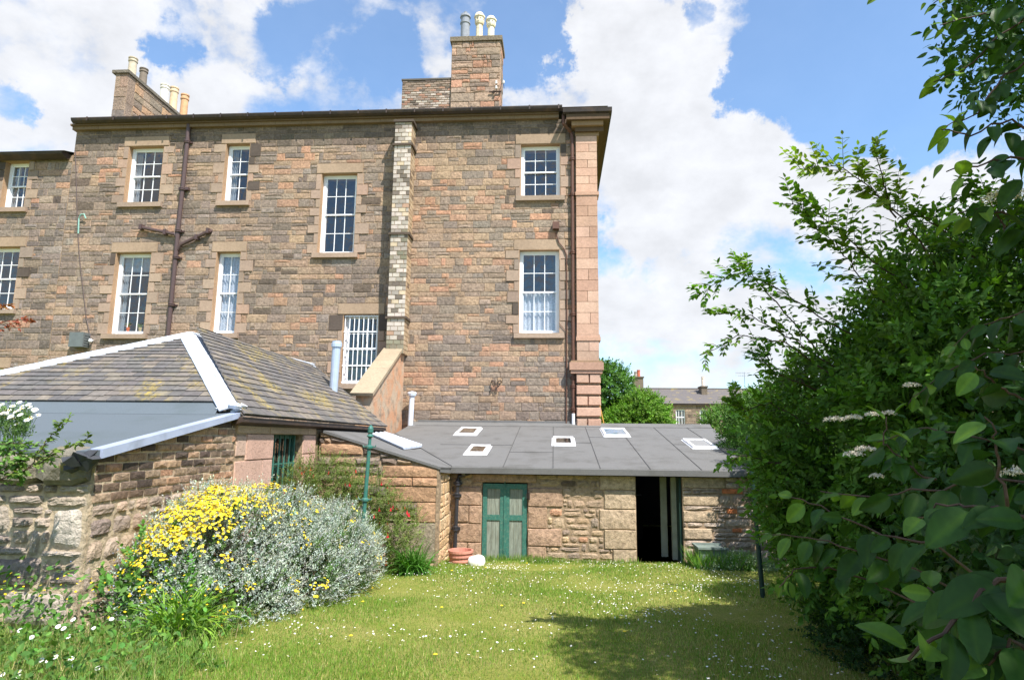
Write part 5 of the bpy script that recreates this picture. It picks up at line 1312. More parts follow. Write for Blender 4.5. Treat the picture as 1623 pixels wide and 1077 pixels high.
def leafy_branch(path, n, size, col, r=.006, hang=.6, seed=0, tipcol=None, store=None, twmb=None, spread=.0):
    g = np.random.default_rng(seed); pts = [P(a, b, Y=c) for a, b, c in path]; pp = []
    for i in range(len(pts)-1):
        for k in range(4): pp.append(pts[i].lerp(pts[i+1], k/4)+Vector(g.normal(size=3)*.004))
    pp.append(pts[-1]); k = len(pp); twmb.tube(pp, [r*(1-.6*i/k) for i in range(k)], 6, (.1, .1, .1))
    pos = []; ax = []; nn = []; sc = []; col_ = []
    for i in range(n):
        f = (i+.4)/n*(k-1); j = min(int(f), k-2); p = pp[j].lerp(pp[j+1], f-j); d = (pp[j+1]-pp[j]).normalized()
        e = d.cross(Vector((0, 0, 1))).normalized()*(1 if i % 2 else -1)
        fr_ = i/n
        a_ = d*.55+e*(.35+g.random()*.6)+Vector((0, 0, -hang*g.uniform(.4, 1.5)+(.5 if fr_ > .8 else 0)))+Vector(g.normal(size=3)*.25)
        if spread: p = p+Vector(g.normal(size=3))*spread
        nv = Vector((-.15, -.55, .8))+Vector(g.normal(size=3)*.45)
        pos.append(tuple(p)); ax.append(tuple(a_)); nn.append(tuple(nv)); sc.append(size*g.uniform(.7, 1.15)*(1-.35*fr_)); c = np.array(col) if fr_ < .75 or tipcol is None else np.array(tipcol); col_.append(np.clip(c*g.uniform(.75, 1.25), 0, 1))
    store.append(place(BL, np.array(pos), np.array(ax), np.array(nn), sc, np.array(col_)))
st_ = []; tm = MB(); BG = (.032, .08, .015); BT = (.10, .19, .03)
for i, (path, n, size) in enumerate([
    ([(1650, 10, 2.3), (1580, 60, 2.3), (1530, 110, 2.3), (1480, 130, 2.3)], 24, .085),
    ([(1640, 90, 2.3), (1590, 120, 2.25), (1550, 180, 2.2), (1500, 200, 2.2)], 22, .085),
    ([(1650, 220, 2.0), (1600, 190, 2.0), (1540, 215, 2.0), (1492, 205, 2.0)], 12, .105),
    ([(1650, 260, 1.9), (1600, 250, 1.9), (1550, 262, 1.9), (1500, 272, 1.9)], 12, .105),
    ([(1650, 360, 2.0), (1600, 340, 2.0), (1550, 330, 2.0), (1510, 345, 2.0)], 16, .10),
    ([(1640, 40, 2.6), (1560, 20, 2.6), (1490, 40, 2.6)], 20, .085), ([(1600, -60, 2.4), (1540, -30, 2.4), (1480, 5, 2.4)], 14, .08), ([(1600, -90, 2.0), (1450, -60, 2.0), (1365, -8, 2.0)], 10, .07)]):
    leafy_branch(path, n, size, BG, .0045, .7, 60+i, (.15, .25, .04), st_, tm, .02)
V, F, C = merge(st_); build_np('hanging_leaves', V, F, np.clip(C, 0, 1), M_big, tall, smooth=True); tm.build('twigs', M_twig, tall)

near = thing('broad_leaved_shrub', 'near broad-leaved shrub with big quilted leaves reaching in from the lower right', 'shrub', (2.6, 2.2, .8))
st_ = []; tm = MB()
for i, (path, n, size) in enumerate([
    ([(1650, 765, 1.5), (1560, 762, 1.55), (1470, 775, 1.6), (1385, 786, 1.7), (1300, 778, 1.8)], 16, .10),
    ([(1640, 900, 1.0), (1570, 930, 1.0), (1510, 985, 1.0), (1440, 1045, 1.0)], 12, .10),
    ([(1650, 830, 1.15), (1560, 800, 1.2), (1500, 800, 1.25), (1455, 820, 1.3)], 11, .10),
    ([(1480, 860, 1.8), (1400, 850, 1.9), (1300, 800, 2.0), (1240, 785, 2.1)], 16, .10),
    ([(1450, 900, 2.1), (1350, 870, 2.1), (1280, 850, 2.2), (1205, 845, 2.3)], 16, .10),
    ([(1400, 930, 2.2), (1320, 900, 2.2), (1260, 900, 2.2), (1235, 930, 2.2)], 10, .10),
    ([(1650, 640, 1.6), (1600, 622, 1.6), (1560, 595, 1.6), (1545, 580, 1.6)], 6, .10),
    ([(1600, 800, 1.4), (1582, 740, 1.4), (1578, 690, 1.4), (1560, 660, 1.4)], 7, .10),
    ([(1640, 720, 2.0), (1540, 690, 2.0), (1450, 680, 2.2), (1390, 700, 2.3)], 14, .10),
    ([(1640, 560, 2.3), (1560, 560, 2.3), (1480, 600, 2.4), (1440, 640, 2.4)], 16, .10),
    ([(1660, 480, 2.3), (1600, 500, 2.3), (1540, 520, 2.4), (1500, 560, 2.4)], 16, .10),
    ([(1560, 1010, 1.3), (1500, 960, 1.3), (1470, 930, 1.35)], 8, .10),
    ([(1660, 1040, 1.0), (1600, 1010, 1.0), (1560, 1060, 1.0)], 9, .10),
    ([(1480, 760, 1.9), (1430, 730, 1.9), (1400, 700, 1.9), (1405, 660, 1.9)], 9, .09)]):
    leafy_branch(path, n, size, BG, .0035 if i != 1 else .005, .65, 90+i, BT, st_, tm)
V, F, C = merge(st_); build_np('near_leaves', V, F, np.clip(C, 0, 1), M_big, near, smooth=True); tm.build('twigs', M_twig, near)
sprN = [sprig_t(5, leaf_t(.55, .1, .2, 4), 1, .5, .6, 50+i, False, .5) for i in range(3)]
kn = lambda p: (np.abs(p[:, 0])+p[:, 1] > 2.2)
shrubmesh('foliage', near, [(2.5, 2.6, 1.8, .95, .8, .8), (2.9, 3.6, 2.0, 1.0, .9, 1.0), (2.3, 1.6, 1.3, .8, .6, .6)], 2200, .18, (.035, .085, .02), sprN, M_big, up=.1, r0=.35, keep=kn, rnd=1.2)
mb = MB(); limbs(mb, (3.0, 2.6, .7), [tuple(P(a, b, Y=c)) for a, b, c in ((1650, 765, 1.5), (1640, 900, 1.0), (1480, 860, 1.8), (1450, 900, 2.1), (1640, 720, 2.0), (1640, 560, 2.3), (1400, 930, 2.2))], .022); mb.build('stems', M_bark, near)

# ============================================================ silver shrub with yellow flowers
silver = thing('silver_leaved_shrub', 'sprawling silver-grey shrub with bright yellow flower clusters in front of the outhouse', 'shrub', (-3.9, 8.5, .5))
SE = [(-4.2, 6.85, 1.0, .45, .5, .55), (-4.05, 7.5, 1.2, .75, .8, .75), (-3.95, 8.6, 1.15, .8, .9, .75), (-3.9, 7.9, 1.5, .35, .4, .4), (-3.5, 8.4, 1.3, .3, .35, .3), (-3.3, 9.0, 1.15, .3, .35, .3), (-3.55, 9.4, .95, .8, .85, .62), (-3.2, 9.3, .75, .6, .8, .6), (-3.3, 8.3, .8, .65, .8, .55), (-3.6, 7.3, .75, .6, .65, .45), (-3.9, 6.75, .75, .45, .5, .35), (-3.5, 10.3, .8, .6, .6, .7)]
sprS = [sprig_t(9, leaf_t(.5, .15, .08, 2), 1, .30, 1.1, 70+i, False) for i in range(4)]
fr_ok = lambda p: (p[:, 0] > -4.62)
fr_gap = lambda p: (p[:, 0] > -4.62) & hollows(p, 4.2, 4, -1.25)
shrubmesh('foliage', silver, SE, 15000, .105, (.40, .45, .40), sprS, M_sil, up=.7, r0=.55, r1=1.12, keep=fr_gap, rnd=.8, var=.28)
shrubmesh('green_undergrowth', silver, SE, 2500, .12, (.10, .17, .06), spr, M_leaf, up=.5, r0=.5, r1=.92, keep=fr_ok)
mb = MB(); limbs(mb, (-3.8, 8.5, .4), [(e[0]+R.uniform(-.8, .8)*e[3]*.8, e[1]+R.uniform(-.8, .8)*e[4]*.8, e[2]+R.uniform(-.6, .6)*e[5]*.8) for e in SE for _ in range(6)], .022, bend=.15); mb.build('branches', M_bark, silver)
def disc_t(n=9, cup=.15, cen=(1, .75, .15)):
    vs = [(0, 0, .06)]+[(math.cos(2*math.pi*i/(2*n))*(1 if i % 2 else .62)*.5, math.sin(2*math.pi*i/(2*n))*(1 if i % 2 else .62)*.5, cup*(.3 if i % 2 else .1)) for i in range(2*n)]
    fs = [(0, 1+i, 1+(i+1) % (2*n)) for i in range(2*n)]
    m_ = 2*n+1; vs += [(0, 0, .16)]+[(math.cos(a)*.14, math.sin(a)*.14, .08) for a in [j*math.pi/3 for j in range(6)]]; fs += [(m_, m_+1+i, m_+1+(i+1) % 6) for i in range(6)]
    return vs, fs, [(1, 1, 1)]*m_+[cen]*7
def T3(t_): return tuple(np.array(x, float) if i != 1 else np.array(x, int) for i, x in enumerate(t_))
YD = T3(disc_t(8, .2, (.85, .7, .1))); YD = (YD[0][:, [2, 1, 0]], YD[1], YD[2])     # faces +x
g3 = np.random.default_rng(8)
def cluster(c, out_, r, n, sz, base):
    d = norm(np.array(out_)+np.array([0, 0, .9])); p = []; a = []
    for i in range(n):
        q = g3.normal(size=3)*r*.5; q -= d*(q @ d)*.6; p.append(np.array(c)+q); a.append(d+q/r*.5+g3.normal(size=3)*.15)
    return place(YD, np.array(p), np.array(a), np.array([[.1, 1, .2]]*n), g3.uniform(.8, 1.25, n)*sz, tint(n, base, .12, .04, g3))
p, nn = env(SE, 4000, .97, 1.08, g3, fr_ok)
# dense heads over the upper left, scattered elsewhere
def flw(p):
    px = 881+996*p[:, 0]/p[:, 1]; py = 694-996*(p[:, 2]-2.62)/p[:, 1]; return px, py
px, py = flw(p)
front = nn[:, 1] < .5
dense = np.exp(-(((px-315)/120)**2+((py-808-(345-px)*.38)/46)**2)*1.0)
w = dense*1.0+.035+.55*np.exp(-(((px-225)/55)**2+((py-885)/55)**2))
keep = (g3.random(len(p)) < w) & front & ((p[:, 2] > .75) | (g3.random(len(p)) < .3))
idx = np.where(keep)[0]; order = idx[np.argsort(-(dense[idx]+g3.uniform(-.3, .3, len(idx))))]
for i in order[:96]:
    V, F, C = cluster(p[i]+nn[i]*.03, nn[i], .13, int(g3.integers(16, 32)), .038, (.9, .70, .02)); build_np('flower_cluster', V, F, C, M_pet, silver)
rest = [cluster(p[i]+nn[i]*.02, nn[i], .08, int(g3.integers(2, 12)), .034, (.86, .64, .02)) for i in order[96:480]]
V, F, C = merge(rest); o = build_np('flowers', V, F, C, M_pet, silver); o['kind'] = 'stuff'

# ============================================================ fuchsia
fu = thing('fuchsia_bush', 'airy green bush with small red hanging flowers behind the left clothes pole', 'bush', (-3.9, 11.6, .25))
FE = [(-4.15, 11.2, 1.3, .6, .55, .9), (-3.6, 11.5, 1.2, .7, .5, .8), (-3.0, 11.5, .9, .55, .45, .6), (-4.35, 10.7, 1.6, .25, .4, .5)]
sprF = [sprig_t(6, leaf_t(.45, .12, .15, 2), 1, .24, .8, 80+i, True, .1) for i in range(3)]
kf = lambda p: (p[:, 0] > -4.62) & (p[:, 1] < 12.2)
shrubmesh('foliage', fu, FE, 4300, .17, (.15, .2, .05), sprF, M_leaf, up=.7, r0=.35, r1=1.15, rnd=1.0, keep=kf)
mb = MB(); limbs(mb, (-3.8, 11.6, .2), [(e[0]+R.uniform(-1, 1)*e[3], min(12.1, e[1]+R.uniform(-1, 1)*e[4]), e[2]+R.uniform(-.2, 1)*e[5]) for e in FE[:3] for _ in range(10)], .012, bend=.2); mb.build('stems', M_twig, fu)
p, nn = env(FE, 88, .9, 1.1, g3, kf)
bell = MB()
for i in range(len(p)):
    b_ = MB(); k = R.uniform(.8, 1.4); b_.lathe(Vector(p[i])-Vector((0, 0, .05*k)), [(.004, .055*k), (.009*k, .035*k), (.012*k, .02*k), (.02*k, 0), (.006, -.004)], 5, s(190, 20, 40)); b_.tube([Vector(p[i]), Vector(p[i])+Vector((0, 0, .03))], .003, 3, s(120, 60, 40)); b_.build('flower', M_pet, fu)

# ============================================================ strap-leaved clumps
def strap_clump(name, label, c, n, L_, w, base, parent=None, hspread=1.0):
    g = np.random.default_rng(int(abs(c[0]*100))); root = thing(name, label, 'plant', c)
    V = []; F = []; C = []; segs = 7
    for i in range(n):
        a = g.uniform(0, 6.28); l = L_*g.uniform(.55, 1.15); lean = g.uniform(.15, 1.0)*hspread; q = np.array([c[0]+g.normal()*.09, c[1]+g.normal()*.09, c[2]-.02]); d = np.array([math.cos(a), math.sin(a), 0]); sd = np.array([-math.sin(a), math.cos(a), 0]); ww = w*g.uniform(.6, 1.2); b = len(V); col = np.array(base)*g.uniform(.7, 1.3)
        th = math.pi/2-lean*.35; pos_ = q.copy()
        for k in range(segs+1):
            t_ = k/segs; wd = ww*(1-t_**2.2)+.001; V += [pos_-sd*wd, pos_-np.array([0, 0, wd*.5]), pos_+sd*wd]; C += [col*(.9+.2*t_)]*3
            th -= lean*.36*(1+t_*1.2)*.75; pos_ = pos_+(d*math.cos(th)+np.array([0, 0, math.sin(th)]))*l/segs
        for k in range(segs):
            a0 = b+3*k
            for j in (0, 1): F += [(a0+j, a0+3+j, a0+4+j), (a0+j, a0+4+j, a0+1+j)]
    build_np('leaves', np.array(V), np.array(F), np.clip(np.array(C), 0, 1), M_leaf, root); return root
c = P(650, 885, Y=11.0); strap_clump('daylily_clump', 'dense green strap-leaved clump at the foot of the sloping shed wall', (c.x, 11.2, gz(11.2)), 330, .62, .012, (.07, .19, .025))
c = P(630, 890, Y=10.9); 
c = P(285, 1000, Y=6.15); strap_clump('daylily_clump', 'bright yellow-green strap-leaved clump in front of the silver shrub', (c.x, 6.15, gz(6.15)), 230, .66, .014, (.19, .33, .04), hspread=1.15)

# ============================================================ lawn grass
def inlawn(x, y):
    left = np.where(y < 6.4, -4.6, np.where(y < 10.3, -3.2, -3.6)); right = 3.6+.1*(y-5); return (x > left) & (x < right+.8)
def blades(n, yr, xr, h, w, g, base, dry, ok, lean=.5, p=1.0, dryf=.35):
    y = np.exp(g.uniform(math.log(yr[0]), math.log(yr[1]), n)) if p else g.uniform(yr[0], yr[1], n); x = g.uniform(xr[0], xr[1], n); k = ok(x, y); x, y = x[k], y[k]; n = len(x)
    z = .1+(13.8-np.clip(y, 0, 13.8))*.075; m_ = (x > -8) & (x < 8) & (y > 3) & (y < 13); z = z+m_*(.02*np.sin(x*1.7+y*.9)+.015*np.sin(y*2.3-x))-.005
    a = g.uniform(0, 6.28, n); hh = h*g.uniform(.5, 1.4, n)*(1+.35*np.sin(x*2.1)*np.sin(y*1.7)); ww = w*g.uniform(.6, 1.3, n)*(1+np.maximum(0, y-7)*.12); le = lean*g.random(n)*hh*1.3; b = g.uniform(0, 6.28, n)
    dx, dy = np.cos(a)*ww, np.sin(a)*ww
    V = np.stack([np.stack([x-dx, y-dy, z], 1), np.stack([x+dx, y+dy, z], 1), np.stack([x+np.cos(b)*le, y+np.sin(b)*le, z+hh], 1)], 1).reshape(-1, 3)
    F = np.arange(3*n).reshape(-1, 3)
    patch = .5+.5*np.sin(x*1.3+2*np.sin(y*.9))*np.sin(y*1.1+1.5*np.sin(x*.7)); d = (g.random(n) < dryf*(.25+1.2*patch))[:, None]
    C = np.where(d, np.array(dry), np.array(base))*g.uniform(.7, 1.3, (n, 1)); C = C*(1+g.uniform(-.1, .1, (n, 3)))
    return V, F, np.clip(np.repeat(C, 3, 0), 0, 1)
M_grass = leaf_mat('grass', .35, .8, .05)
gg = np.random.default_rng(3)
V, F, C = merge([blades(230000, (4.6, 13.78), (-5, 5), .035, .0035, gg, (.18, .295, .05), (.40, .38, .16), inlawn, dryf=.4),
                 blades(9000, (12.9, 13.75), (-3, 4.4), .10, .004, gg, (.15, .25, .05), (.34, .32, .14), lambda x, y: (y > 13.35+.2*np.sin(x*5)) & ((x < 1.7) | (x > 2.6)), p=0),
                 blades(60000, (2.5, 16), (-8, 9), .05, .005, gg, (.12, .22, .04), (.3, .28, .1), lambda x, y: ~inlawn(x, y) & ((x > XW+.1)) & (y < 13.7))])
tag(build_np('lawn_grass', V, F, C, M_grass), kind='stuff', label='short sunlit lawn grass with dry patches', cat='grass')
# bed of weeds at the lower left
bed = []
def okbed(x, y): return (x > -4.6) & (x < -2.75-(y-4.5)*.28+.16*np.sin(y*5)+.1*np.sin(y*13+x*4)+gg.normal(size=np.shape(x))*.09) & (y < 7.2) | ((y < 6.2) & (x < -4.5) & (x > -7))
bed.append(blades(26000, (3.6, 7.3), (-7, -2.2), .2, .004, gg, (.17, .28, .055), (.36, .33, .15), okbed, lean=.8, dryf=.25))
n_ = 6500; x = gg.uniform(-7, -2.3, n_); y = gg.uniform(3.8, 7.2, n_); k = okbed(x, y); x, y = x[k], y[k]; n_ = len(x)
hgt = np.clip((-x-2.7-(4.5-y)*.1)*.32, .05, .6)+np.where(y > 5.6, .12, 0)
z = .1+(13.8-y)*.075+gg.random(n_)*hgt
bed.append(place(MED, np.stack([x, y, z], 1), gg.normal(size=(n_, 3))+np.array([0, 0, .25]), gg.normal(size=(n_, 3))*.5+np.array([0, -.3, 1]), gg.uniform(.03, .085, n_), tint(n_, (.085, .18, .035), .4, .15, gg)*clumpy(np.stack([x, y, z], 1), .25, 2, 3)))
n_ = 90; x = gg.uniform(-4.55, -3.5, n_); y = gg.uniform(6.2, 7.0, n_); z = .6+gg.random(n_)*1.0*np.clip((-x-3.2), .1, 1)
T = spr[0]; bed.append(place(T, np.stack([x, y, z], 1), gg.normal(size=(n_, 3))*.5+np.array([0, 0, 1]), gg.normal(size=(n_, 3)), gg.uniform(.15, .28, n_), tint(n_, (.12, .25, .05), .2, .1, gg)))
n_ = 130; x = gg.uniform(-5.2, -3.1, n_); y = gg.uniform(5.4, 6.9, n_); z = gz(6)+.35+gg.random(n_)*.35
bed.append(place(YD, np.stack([x, y, z], 1), gg.normal(size=(n_, 3))*.3+np.array([0, -.4, 1]), np.array([[.1, 1, .2]]*n_), gg.uniform(.018, .03, n_), tint(n_, (.8, .62, .03), .1, .04, gg)))
n_ = 90; x = gg.uniform(-4.9, -3.7, n_); y = gg.uniform(6.0, 6.6, n_); z = gg.uniform(.9, 1.5, n_)
bed.append(place(YD, np.stack([x, y, z], 1), gg.normal(size=(n_, 3)), np.array([[.1, 1, .2]]*n_), gg.uniform(.012, .018, n_), tint(n_, (.3, .38, .75), .1, .04, gg)))
V, F, C = merge(bed); tag(build_np('ground_cover', V, F, np.clip(C, 0, 1), M_leaf), 'tangled weeds and long grass with small yellow and blue flowers by the garden wall', 'ground cover', kind='stuff')
# low foliage under the shed's right end
bd = []
n_ = 900; x = gg.uniform(2.75, 4.3, n_); y = gg.uniform(12.7, 13.6, n_); z = .1+gg.random(n_)*.35*np.clip(1-abs(x-3.5), .2, 1)
bd.append(place(sprS[0], np.stack([x, y, z], 1), gg.normal(size=(n_, 3))*.5+np.array([0, -.2, 1]), gg.normal(size=(n_, 3)), gg.uniform(.08, .16, n_), tint(n_, (.26, .36, .2), .25, .1, gg)))
o = thing('edging_plant', 'low silvery green plant spilling beside the shed doorway', 'plant', (3.5, 13.2, .12)); V, F, C = merge(bd); build_np('foliage', V, F, C, M_sil, o)
v, f, c_ = blades(2500, (12.8, 13.6), (2.7, 3.8), .3, .006, gg, (.16, .32, .05), (.3, .3, .1), lambda x, y: x > 0, p=0, lean=.7, dryf=.05); build_np('leaves', v, f, c_, M_leaf, o)

# daisies: the nearest 300 as things of their own, the rest as one
g4 = np.random.default_rng(21)
vs, fs, cs = disc_t(9, .1, (1.0, .62, .05)); DT = (np.array(vs), np.array(fs), np.array(cs)*np.array([[.86, .86, .84]]))
DT[2][-7:] = (.85, .55, .04)
dm = MB(); 
def daisy_mesh(name, scale, stem):
    V = DT[0]*scale; V[:, 2] += stem; st = np.array([(-.0012, 0, 0), (.0012, 0, 0), (0, 0, stem)]); F = np.concatenate([DT[1], np.array([[0, 1, 2]])+len(V)]); C = np.concatenate([DT[2], np.array([[.12, .25, .05]]*3)]); V = np.concatenate([V, st])
    me = bpy.data.meshes.new(name); me.from_pydata(V.tolist(), [], F.tolist()); me.materials.append(M_pet)
    ca = me.color_attributes.new('Col', 'FLOAT_COLOR', 'POINT'); a = np.ones((len(V), 4), np.float32); a[:, :3] = C; ca.data.foreach_set('color', a.ravel()); return me
me = daisy_mesh('lawn_daisy', .024, .045)
pts = []
cl = [(g4.uniform(-3, 3.4), g4.uniform(5.2, 13.4)) for _ in range(60)]
while len(pts) < 1500:
    if g4.random() < .55: c = cl[g4.integers(len(cl))]; x, y = c[0]+g4.normal()*.3, c[1]+g4.normal()*.25
    else: y = 13.7-abs(g4.normal())*3.2; x = g4.uniform(-3.4, 3.8)
    if 4.9 < y < 13.65 and bool(inlawn(np.array(x), np.array(y))) and x < 3.4 and abs(x) < y*.62+.5: pts.append((x, y))
pts.sort(key=lambda q: q[1])
for x, y in pts[:300]:
    o = bpy.data.objects.new('lawn_daisy', me); COL.objects.link(o); o.location = (x, y, gh(x, y)); o.rotation_euler = (g4.normal()*.25, g4.normal()*.25, g4.uniform(0, 6.28)); k = g4.uniform(.6, 1.15); o.scale = (k, k, k)
    tag(o, 'small white lawn daisy with a yellow centre in the mown grass', 'daisy', 'daisies dotted over the lawn')
rp_ = np.array(pts[300:]); n_ = len(rp_); z = np.array([gh(x, y) for x, y in rp_])+.045
DX = (DT[0][:, [2, 1, 0]], DT[1], DT[2])
V, F, C = place(DX, np.column_stack([rp_, z]), g4.normal(size=(n_, 3))*.25+np.array([0, -.25, 1]), np.array([[.1, 1, .2]]*n_), g4.uniform(.013, .024, n_), np.ones((n_, 3)))
tag(build_np('lawn_daisies', V, F, np.clip(C, 0, 1), M_pet), 'many tiny white daisies scattered across the farther lawn', 'daisies', kind='stuff')
# dandelions
for px, py in ((556, 1010), (1070, 938), (747, 920), (795, 962), (830, 957), (990, 1003), (700, 965), (690, 1040), (770, 900), (835, 893), (716, 905), (846, 885), (590, 933), (575, 955)):
    for _ in range(1):
        dd = None
        for yy in np.arange(4.8, 13.6, .05):
            q = P(px, py, Y=yy)
            if q.z <= gh(q.x, yy)+.05: dd = q; break
        if dd is None: continue
        b_ = MB(); b_.tube([(dd.x, dd.y, gh(dd.x, dd.y)), (dd.x, dd.y, gh(dd.x, dd.y)+.06)], .002, 4, (.12, .22, .05)); b_.lathe((dd.x, dd.y, gh(dd.x, dd.y)+.06), [(.005, 0), (.017, .004), (.019, .008), (.01, .013), (.001, .014)], 10, (.85, .6, .02))
        tag(b_.build('dandelion', M_pet), 'single yellow dandelion flower standing in the mown grass', 'dandelion', 'dandelions in the lawn')
# ox-eye daisies at lower left
def oxeye(name, label, root, heads, sz, base=(.86, .86, .84)):
    for (a, b_) in heads:
        a = Vector(a); b_ = Vector(b_); m_ = MB(); m_.tube([a, a.lerp(b_, .6)+Vector((.01, 0, 0)), b_], [.003, .0025, .002], 4, (.13, .24, .06)); vs_ = []
        n = 16; d = (Vector((R.uniform(-.3, .3), -.6, .8))).normalized(); e1 = d.cross(Vector((1, 0, 0))).normalized(); e2 = d.cross(e1)
        for i in range(n):
            t_ = 2*math.pi*i/n; o1 = e1*math.cos(t_)+e2*math.sin(t_); s1 = -e1*math.sin(t_)+e2*math.cos(t_); r = sz*R.uniform(.9, 1.05)
            m_.add([b_+o1*r*.25-s1*r*.05, b_+o1*r*.25+s1*r*.05, b_+o1*r*.8+s1*r*.13+d*.002, b_+o1*r*.99+d*.0, b_+o1*r*.8-s1*r*.13+d*.002], [(0, 1, 2, 3, 4)], base)
        m_.lathe(b_+d*.001, [(sz*.3, 0), (sz*.28, sz*.08), (sz*.15, sz*.16), (.001, sz*.17)], 10, (.82, .5, .03), axis=d)
        m_.build('flower', M_pet, root)
ox = thing('oxeye_daisies', 'loose group of larger white ox-eye daisies among the weeds at the bottom left', 'daisy plant', (-3.9, 4.9, gz(4.9)))
hd = []
for px, py, Y in ((32, 998, 5.0), (50, 1009, 5.0), (92, 992, 5.2), (116, 981, 5.2), (101, 995, 5.2), (88, 1040, 4.9), (76, 1046, 4.9), (65, 1045, 4.9), (113, 1043, 5), (118, 1053, 5), (155, 1058, 4.9), (5, 1068, 4.7), (28, 1070, 4.7), (177, 980, 5.6), (148, 995, 5.4), (108, 1008, 5.2), (30, 1064, 4.8)):
    q = P(px, py, Y=Y); hd.append(((q.x+.02, Y+.05, gz(Y)), q))
oxeye('flower', '', ox, hd, .022)

# plants on and over the left wall
dz = thing('wall_daisy_clump', 'clump of white daisies growing on top of the garden wall cope', 'daisy plant', (-5.6, 6.2, 2.4))
hd = []; 
for i in range(34):
    q = P(R.uniform(-6, 60), R.uniform(636, 664)+R.uniform(0, 10), Y=6.1+R.uniform(-.1, .15)); hd.append(((P(22, 690, Y=6.15).x+R.uniform(-.12, .1), 6.15, 2.42), q))
oxeye('flower', '', dz, hd, .03)
n_ = 260; pos = np.array([tuple(P(R.uniform(-12, 45), R.uniform(655, 696), Y=6.15+R.uniform(-.12, .12))) for _ in range(n_)])
V, F, C = place(sprS[1], pos, gg.normal(size=(n_, 3))*.3+np.array([0, 0, 1]), gg.normal(size=(n_, 3)), gg.uniform(.07, .13, n_), tint(n_, (.13, .22, .07), .2, .1, gg)); build_np('foliage', V, F, C, M_leaf, dz)
cs_ = thing('arching_shoots', 'young leafy shoots with reddish tips arching over the near garden wall', 'climber', (-4.8, 5.7, 1.6))
spray_parts = []; spray_mb = MB(); RS = (.15, .22, .05)
spray([(-30, 775, 5.6), (20, 752, 5.6), (60, 735, 5.6), (100, 712, 5.55), (146, 690, 5.5)], 26, .045, RS, (.05, .12), 3, .008, seed=31)
spray([(40, 745, 5.6), (70, 705, 5.6), (90, 680, 5.6), (110, 662, 5.55)], 18, .04, RS, (.04, .1), 3, .006, seed=32)
spray([(-20, 700, 5.6), (10, 705, 5.6), (30, 720, 5.6), (30, 760, 5.6)], 26, .045, (.13, .24, .05), (.06, .14), 4, .006, seed=33)
spray([(-20, 760, 5.6), (10, 740, 5.6), (40, 730, 5.6)], 20, .045, (.12, .22, .05), (.06, .14), 4, .006, seed=34)
spray([(-30, 720, 5.7), (20, 700, 5.7), (60, 705, 5.7), (85, 735, 5.7)], 24, .04, (.13, .24, .05), (.05, .1), 3, .006, seed=36)
V, F, C = merge(spray_parts); build_np('leaves', V, F, C, M_leaf, cs_); spray_mb.build('stems', M_twig, cs_)
rs = thing('red_leaved_shoots', 'sprays of russet red young leaves at the left edge before the house', 'climber', (-4.6, 5.2, 2.5))
spray_parts = []; spray_mb = MB()
spray([(-60, 520, 5), (-20, 515, 5), (20, 512, 5), (50, 508, 5)], 16, .03, (.30, .08, .05), (.04, .1), 3, .005, seed=41)
spray([(-60, 500, 5), (-30, 492, 5), (0, 490, 5), (18, 484, 5)], 12, .035, (.34, .13, .05), (.04, .1), 3, .005, seed=42)
V, F, C = merge(spray_parts); build_np('leaves', V, F, C, M_leaf, rs); spray_mb.tube([P(-60, 520, Y=5), P(-80, 700, Y=5), P(-90, 900, Y=5)], .008, 6, (.1, .1, .1)); spray_mb.tube([P(-60, 500, Y=5), P(-80, 700, Y=5)], .006, 6, (.1, .1, .1)); spray_mb.build('stems', M_twig, rs)

# ============================================================ clothes poles
def pole(label, b, t, r, mat, knob=True):
    b, t = Vector(b), Vector(t); d = (t-b).normalized(); h = (t-b).length; root = thing('clothes_pole', label, 'pole', b)
    m_ = MB(); m_.lathe(b, [(r, 0), (r, h*.36), (r*.95, h*.37), (r*.85, h-.42), (r*.72, h-.3), (r*.72, h-.2)], 12, axis=d); m_.build('shaft', mat, root)
    m_ = MB(); m_.lathe(b+d*(h-.2), [(r*.8, 0), (r*1.5, .02), (r*1.5, .03), (r*1.0, .05), (r*.9, .07), (r*1.3, .09), (r*1.25, .15), (r*.8, .19), (.004, .21)], 12, axis=d); m_.build('finial', mat, root)
    for f_ in (.86, .52):
        m_ = MB(); c = b+d*h*f_
        m_.lathe(c-d*.03, [(r, 0), (r*1.6, .01), (r*1.6, .04), (r, .06)], 12, axis=d)
        for sx_ in (-1, 1): m_.tube([c+Vector((sx_*r, 0, 0)), c+Vector((sx_*r*2.6, 0, .0)), c+Vector((sx_*r*3.0, 0, .03))], [.012, .012, .008], 6)
        m_.build('line_hook', mat, root)
pb_ = P(568, 926, Y=10.4); pt_ = P(588, 674, Y=10.4); pole('green painted iron clothes pole with a finial, leaning beside the silver shrub', (pb_.x, 10.4, gz(10.4)-.05), pt_, .037, M_pole)
pb_ = P(1209, 935, Y=9.6); pt_ = P(1186, 690, Y=9.6); pole('dark green clothes pole half hidden by the right-hand shrub', (pb_.x, 9.6, gz(9.6)-.05), pt_, .035, M_dpole)
